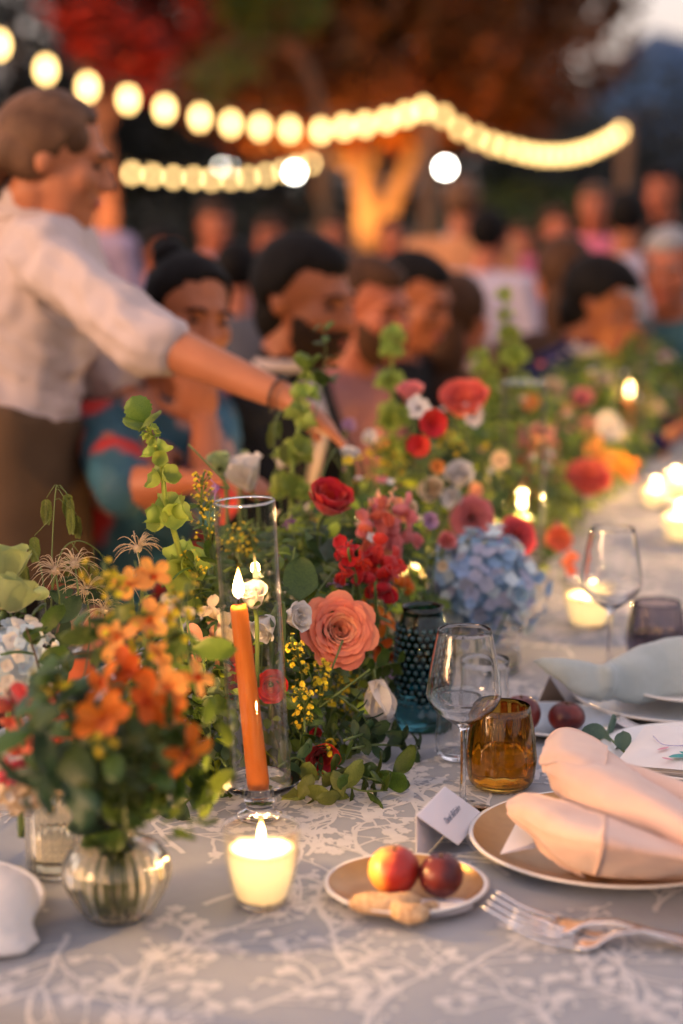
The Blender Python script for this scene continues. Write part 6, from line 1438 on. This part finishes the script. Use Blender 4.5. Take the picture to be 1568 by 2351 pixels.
    if apron:
        q = MB(); q.loft([pe.lerp(ch, .3), pe, pe - V((0, 0, .12)), pe - V((0, 0, .26))], [(.176, .132), (.188, .140), (.20, .15), (.215, .16)], side, 20); me = remesh(q, .014, 3, .5, lambda c: .01 * noise.noise(V((c.x * 12, c.y * 12, c.z * 2)))); me.materials.append(M_[apron]); link('apron', me, root)
    return root

# chairs
def chair(p, d, label, group='wooden chairs along the left of the table'):
    f = V((d[0], d[1], 0)).normalized(); root = thing('dining_chair', label, 'chair', M=Matrix((f.cross(UP), f, UP)).transposed().to_4x4(), group=group); root.location = (p[0], p[1], 0)
    mb = MB(); mb.box(-.2, .2, -.2, .2, .43, .455); mb.build('seat', M_['wood'], root)
    for sx in (-.18, .18):
        for sy in (-.18, .18):
            mb = MB(); mb.tube([V((sx, sy, 0)), V((sx, sy, .43))], .016, 8); mb.build('leg', M_['wood'], root)
        mb = MB(); mb.tube([V((sx, -.19, .45)), V((sx * .95, -.24, .85))], .014, 8); mb.build('back_post', M_['wood'], root)
    for z in (.6, .72, .83):
        mb = MB(); mb.box(-.17, .17, -.225 - (z - .6) * .12, -.21 - (z - .6) * .12, z - .025, z + .025); mb.build('back_slat', M_['wood'], root)

# standing person reaching across, left
D = 3.25
person('standing person in a white rolled-sleeve shirt and brown apron reaching across the table', pd(122, 366, 3.28), (1, .05, -.22), (.25, 0, 1), .98,
       neck=pd(62, 500, 3.34), sh=(pd(105, 590, 3.16), pd(130, 560, 3.52)), chest=pd(92, 690, 3.36), pelvis=pd(15, 1010, 3.40),
       el=(pd(322, 768, 3.00), pd(260, 860, 3.55)), wr=(pd(655, 912, 2.92), pd(330, 1010, 3.45)),
       hand=((V((.75, -.05, -.55)), V((-.5, -.1, -.8)), .30), None),
       knee=(pd(30, 1500, 3.40), pd(10, 1480, 3.6)), foot=(pd(10, 1990, 3.42), pd(-20, 1960, 3.6)), skin='skin0', hair='hair_light',
       hairfn=fem, vol=.05,
       extra_hair=(((0, -.125, -.055), (.032, .036, .040)), ((0, -.10, -.03), (.04, .03, .045)), ((.052, -.045, .0), (.024, .055, .046)), ((-.052, -.045, .0), (.024, .055, .046)), ((.046, .012, .045), (.024, .05, .040)), ((-.046, .012, .045), (.024, .05, .040))), top='shirt white', collar='shirt white', bottom='black cloth', sleeve=.56, cuff=(0, 1), voxel=.007, apron='apron brown', torso=.98, fold=.012)
# silver bracelet on the outstretched wrist
wp = pd(640, 905, 2.92); dw = (pd(655, 912, 2.92) - pd(365, 800, 3.02)).normalized()
mb = MB(); mb.lathe([(.028, -.003), (.031, 0), (.028, .003), (.027, 0), (.028, -.003)], 24, basis(dw, 0, (0, 0, 0))); o = mb.build('bracelet', M_['metal_dark'], None, T(wp)); tag(o, 'thin dark bracelet on the outstretched wrist', 'bracelet')

def seated(label, hx, hy, d, face, sx=(0, 0), hs=1.0, lean=.10, wrists=None, hand=None, width=.20, **kw):
    """guest at the left of the table: body faces across it (towards +ND)"""
    H = pd(hx, hy, d); bf = kw.pop('body', ND); bf = V(bf).normalized(); sd_ = bf.cross(UP)
    nk = H - UP * .135 * hs - bf * .045 + V((0, 0, 0)); mid = nk - UP * .075 - bf * lean * .2
    sh = (mid + sd_ * width, mid - sd_ * width); ch = mid - UP * .16 - bf * lean * .3; pe = V((ch.x, ch.y, .52)) - bf * lean * .8
    el = kw.pop('el', None) or tuple(s - UP * .27 + bf * .10 + sd_ * k * .03 for s, k in zip(sh, (1, -1)))
    wr = wrists or tuple(V((e.x, e.y, TZ + .035)) + bf * .20 - sd_ * k * .06 for e, k in zip(el, (1, -1)))
    kn = tuple(pe + bf * .40 + sd_ * k * .10 - UP * .02 for k in (1, -1)); ft = tuple(V((k.x, k.y, .085)) + bf * .02 for k in kn)
    r_ = person(label, H, face, kw.pop('up', (0, 0, 1)), hs, nk, sh, ch, pe, el, wr, hand, kn, ft, **kw)
    chair((pe.x - bf.x * .02, pe.y - bf.y * .02), bf, 'wooden chair under the ' + ' '.join(label.split(' in ')[0].split()[:11]))
    return r_
wf = V((.62, -1, -.12))
seated('seated person in a teal and red floral dress resting chin on hand', 432, 728, 3.50, wf, hs=.98, lean=.14, width=.17,
       el=(pd(290, 1120, 3.25), pd(478, 1150, 3.32)), wrists=(pd(420, 1105, 3.18), pd(470, 965, 3.40)), hand=(None, (V((-.3, -.1, 1)), V((-.2, .6, .2)), .5)), body=(.85, -.55, 0),
       skin='skin', hair='hair_black', hairfn=fem, vol=.06, extra_hair=(((.02, -.075, .105), (.034, .034, .032)), ((0, -.075, -.05), (.055, .04, .07)), ((.062, -.02, -.025), (.024, .05, .075)), ((-.062, -.02, -.025), (.024, .05, .075))), top='floral', bottom='floral', sleeve=.40, up=(.15, 0, 1))
seated('seated bearded person with black hair in a dark suit and pale collar', 700, 692, 3.85, (.90, -.62, -.16), hs=1.09, lean=.12, skin='skin2', hair='hair_black', hairfn=man, vol=.12, beard='beard_dark', top='black cloth', collar='shirt white', body=(.95, -.30, 0))
seated('seated person with short brown hair in a pink shirt', 850, 712, 4.35, (.80, -.75, -.15), hs=1.03, lean=.12, skin='skin3', hair='hair_brown', hairfn=man, beard='hair_brown', top='shirt pink', body=(.95, -.30, 0))
seated('seated person with dark hair in a black vest over pink sleeves', 950, 690, 4.80, (.85, -.60, -.30), hs=1.03, lean=.10, skin='skin2', hair='hair_black', hairfn=man, top='shirt pink', vest='black cloth', body=(.95, -.30, 0))
seated('guest with long brown hair seen from behind beside the tallest bell spike', 1052, 730, 5.1, (.6, .8, -.1), hs=1.0, skin='skin3', hair='hair_brown', hairfn=lambda d: .5 - d.y, extra_hair=(((0, -.07, -.10), (.075, .045, .13)),), top='dark brown cloth', body=(.7, .5, 0))
seated('guest with black hair in a navy jacket bending over the table', 1378, 700, 5.15, (.95, -.25, -.42), hs=1.06, lean=.35, skin='skin2', hair='hair_black', hairfn=man, vol=.14, top='navy', collar='shirt white', body=(.95, -.25, 0))
seated('guest with long brown hair behind the navy jacket', 1292, 640, 5.9, (-.2, .9, -.1), hs=1.12, skin='skin', hair='hair_brown', hairfn=lambda d: .4 - d.y, extra_hair=(((0, -.06, -.10), (.085, .05, .12)),), top='dark brown cloth', body=(-.3, .9, 0))
seated('guest with grey hair and teal top at the right edge', 1535, 620, 6.0, (-.4, -1, -.1), hs=1.1, skin='skin3', hair='hair_grey', hairfn=man, top='teal cloth', body=(-.4, -.9, 0))

def guest(label, hx, hy, d, face, top, hair='hair_brown', skin='skin3', bottom='black cloth', stand=True, hs=1.0, body=None, **kw):
    """background guest; standing on the lawn or sitting, kept coarse"""
    H = pd(hx, hy, d); bf = V(body or face); bf = V((bf.x, bf.y, 0)).normalized(); sd_ = bf.cross(UP)
    nk = H - UP * .135 - bf * .03; mid = nk - UP * .07; sh = (mid + sd_ * .19, mid - sd_ * .19); ch = mid - UP * .18
    pe = V((ch.x, ch.y, max(.46, H.z - .72))); el = tuple(s - UP * .27 + sd_ * k * .05 + bf * .03 for s, k in zip(sh, (1, -1))); wr = tuple(e - UP * .08 + bf * .22 - sd_ * k * .03 for e, k in zip(el, (1, -1)))
    if H.z > 1.42: kn = tuple(V((pe.x, pe.y, pe.z * .52)) + sd_ * k * .1 + bf * .02 for k in (1, -1)); ft = tuple(V((k.x, k.y, .085)) for k in kn)
    else: kn = tuple(V((pe.x, pe.y, pe.z)) + bf * .4 + sd_ * k * .1 for k in (1, -1)); ft = tuple(V((k.x, k.y, .085)) for k in kn)
    person(label, H, face, (0, 0, 1), hs, nk, sh, ch, pe, el, wr, None, kn, ft, skin=skin, hair=hair, hairfn=kw.pop('hairfn', man), top=top, bottom=bottom, voxel=.016, group='guests in the blurred background', **kw)
    if H.z <= 1.42: chair((pe.x - bf.x * .02, pe.y - bf.y * .02), bf, 'wooden garden chair of the ' + ' '.join(label.split()[:10]), 'wooden chairs in the background')
guest('guest in a lilac pink shirt right behind the standing person', 186, 452, 7.5, (.3, .9, 0), 'shirt lilac', hair='hair_brown')
guest('guest in a lilac shirt with reddish face above the floral dress', 492, 520, 9.0, (.5, -1, -.1), 'shirt lilac', skin='skin3')
guest('guest in a grey shirt left of the bearded person', 622, 548, 10.0, (-.5, -1, -.1), 'shirt pale', skin='skin3')
guest('guest in a grey jacket between floral dress and bearded person', 545, 630, 6.6, (.2, 1, 0), 'grey jacket', hair='hair_black', hairfn=lambda d: .5 - d.y)
guest('guest with lilac sleeves beyond the floral dress', 370, 585, 8.0, (.8, -.6, -.1), 'shirt lilac', hair='hair_black')
guest('guest in a peach wrap seen from behind below the flood lamp', 1060, 470, 8.2, (.1, 1, 0), 'peach cloth', hair='hair_light', hairfn=lambda d: .4 - d.y, skin='skin')
guest('guest with grey hair in front of the peach wrap', 1045, 588, 8.5, (-.3, -1, 0), 'grey jacket', hair='hair_grey')
guest('guest in a white blue shirt with dark hair left of the long brown hair', 1125, 545, 7.8, (.6, .8, 0), 'shirt pale', hair='hair_black', hairfn=lambda d: .5 - d.y)
guest('guest with ruddy face in front of the yellow green bush', 1195, 562, 10.5, (.2, -1, 0), 'red cloth', skin='skin3')
guest('guest with ruddy face left of the pink hat', 1278, 528, 10.0, (.5, -1, 0), 'pink cloth', skin='skin3')
guest('guest in pink at the middle right background', 1365, 478, 9.5, (-.2, -1, 0), 'pink cloth', hair='hair_light', skin='skin3')
guest('guest in a white shirt with tanned head at right', 1440, 505, 7.6, (.3, .9, 0), 'shirt pale', hair='hair_black', hairfn=lambda d: .4 - d.y, skin='skin2')
guest('standing guest in dark clothes at the right edge', 1520, 440, 9.0, (-.6, -1, 0), 'black cloth', hair='hair_black', skin='skin3')
guest('guest in dark clothes behind the lit trunk foot', 900, 545, 11.0, (.3, -1, 0), 'dark brown cloth', hair='hair_black', skin='skin3')
guest('guest in dusky clothes left of the timber pole', 770, 540, 12.0, (-.3, -1, 0), 'navy', hair='hair_brown')
bpy.data.scenes.remove(WORK)
print('objects', len(bpy.data.objects), 'tris', sum(len(o.data.polygons) for o in bpy.data.objects if o.type == 'MESH'))
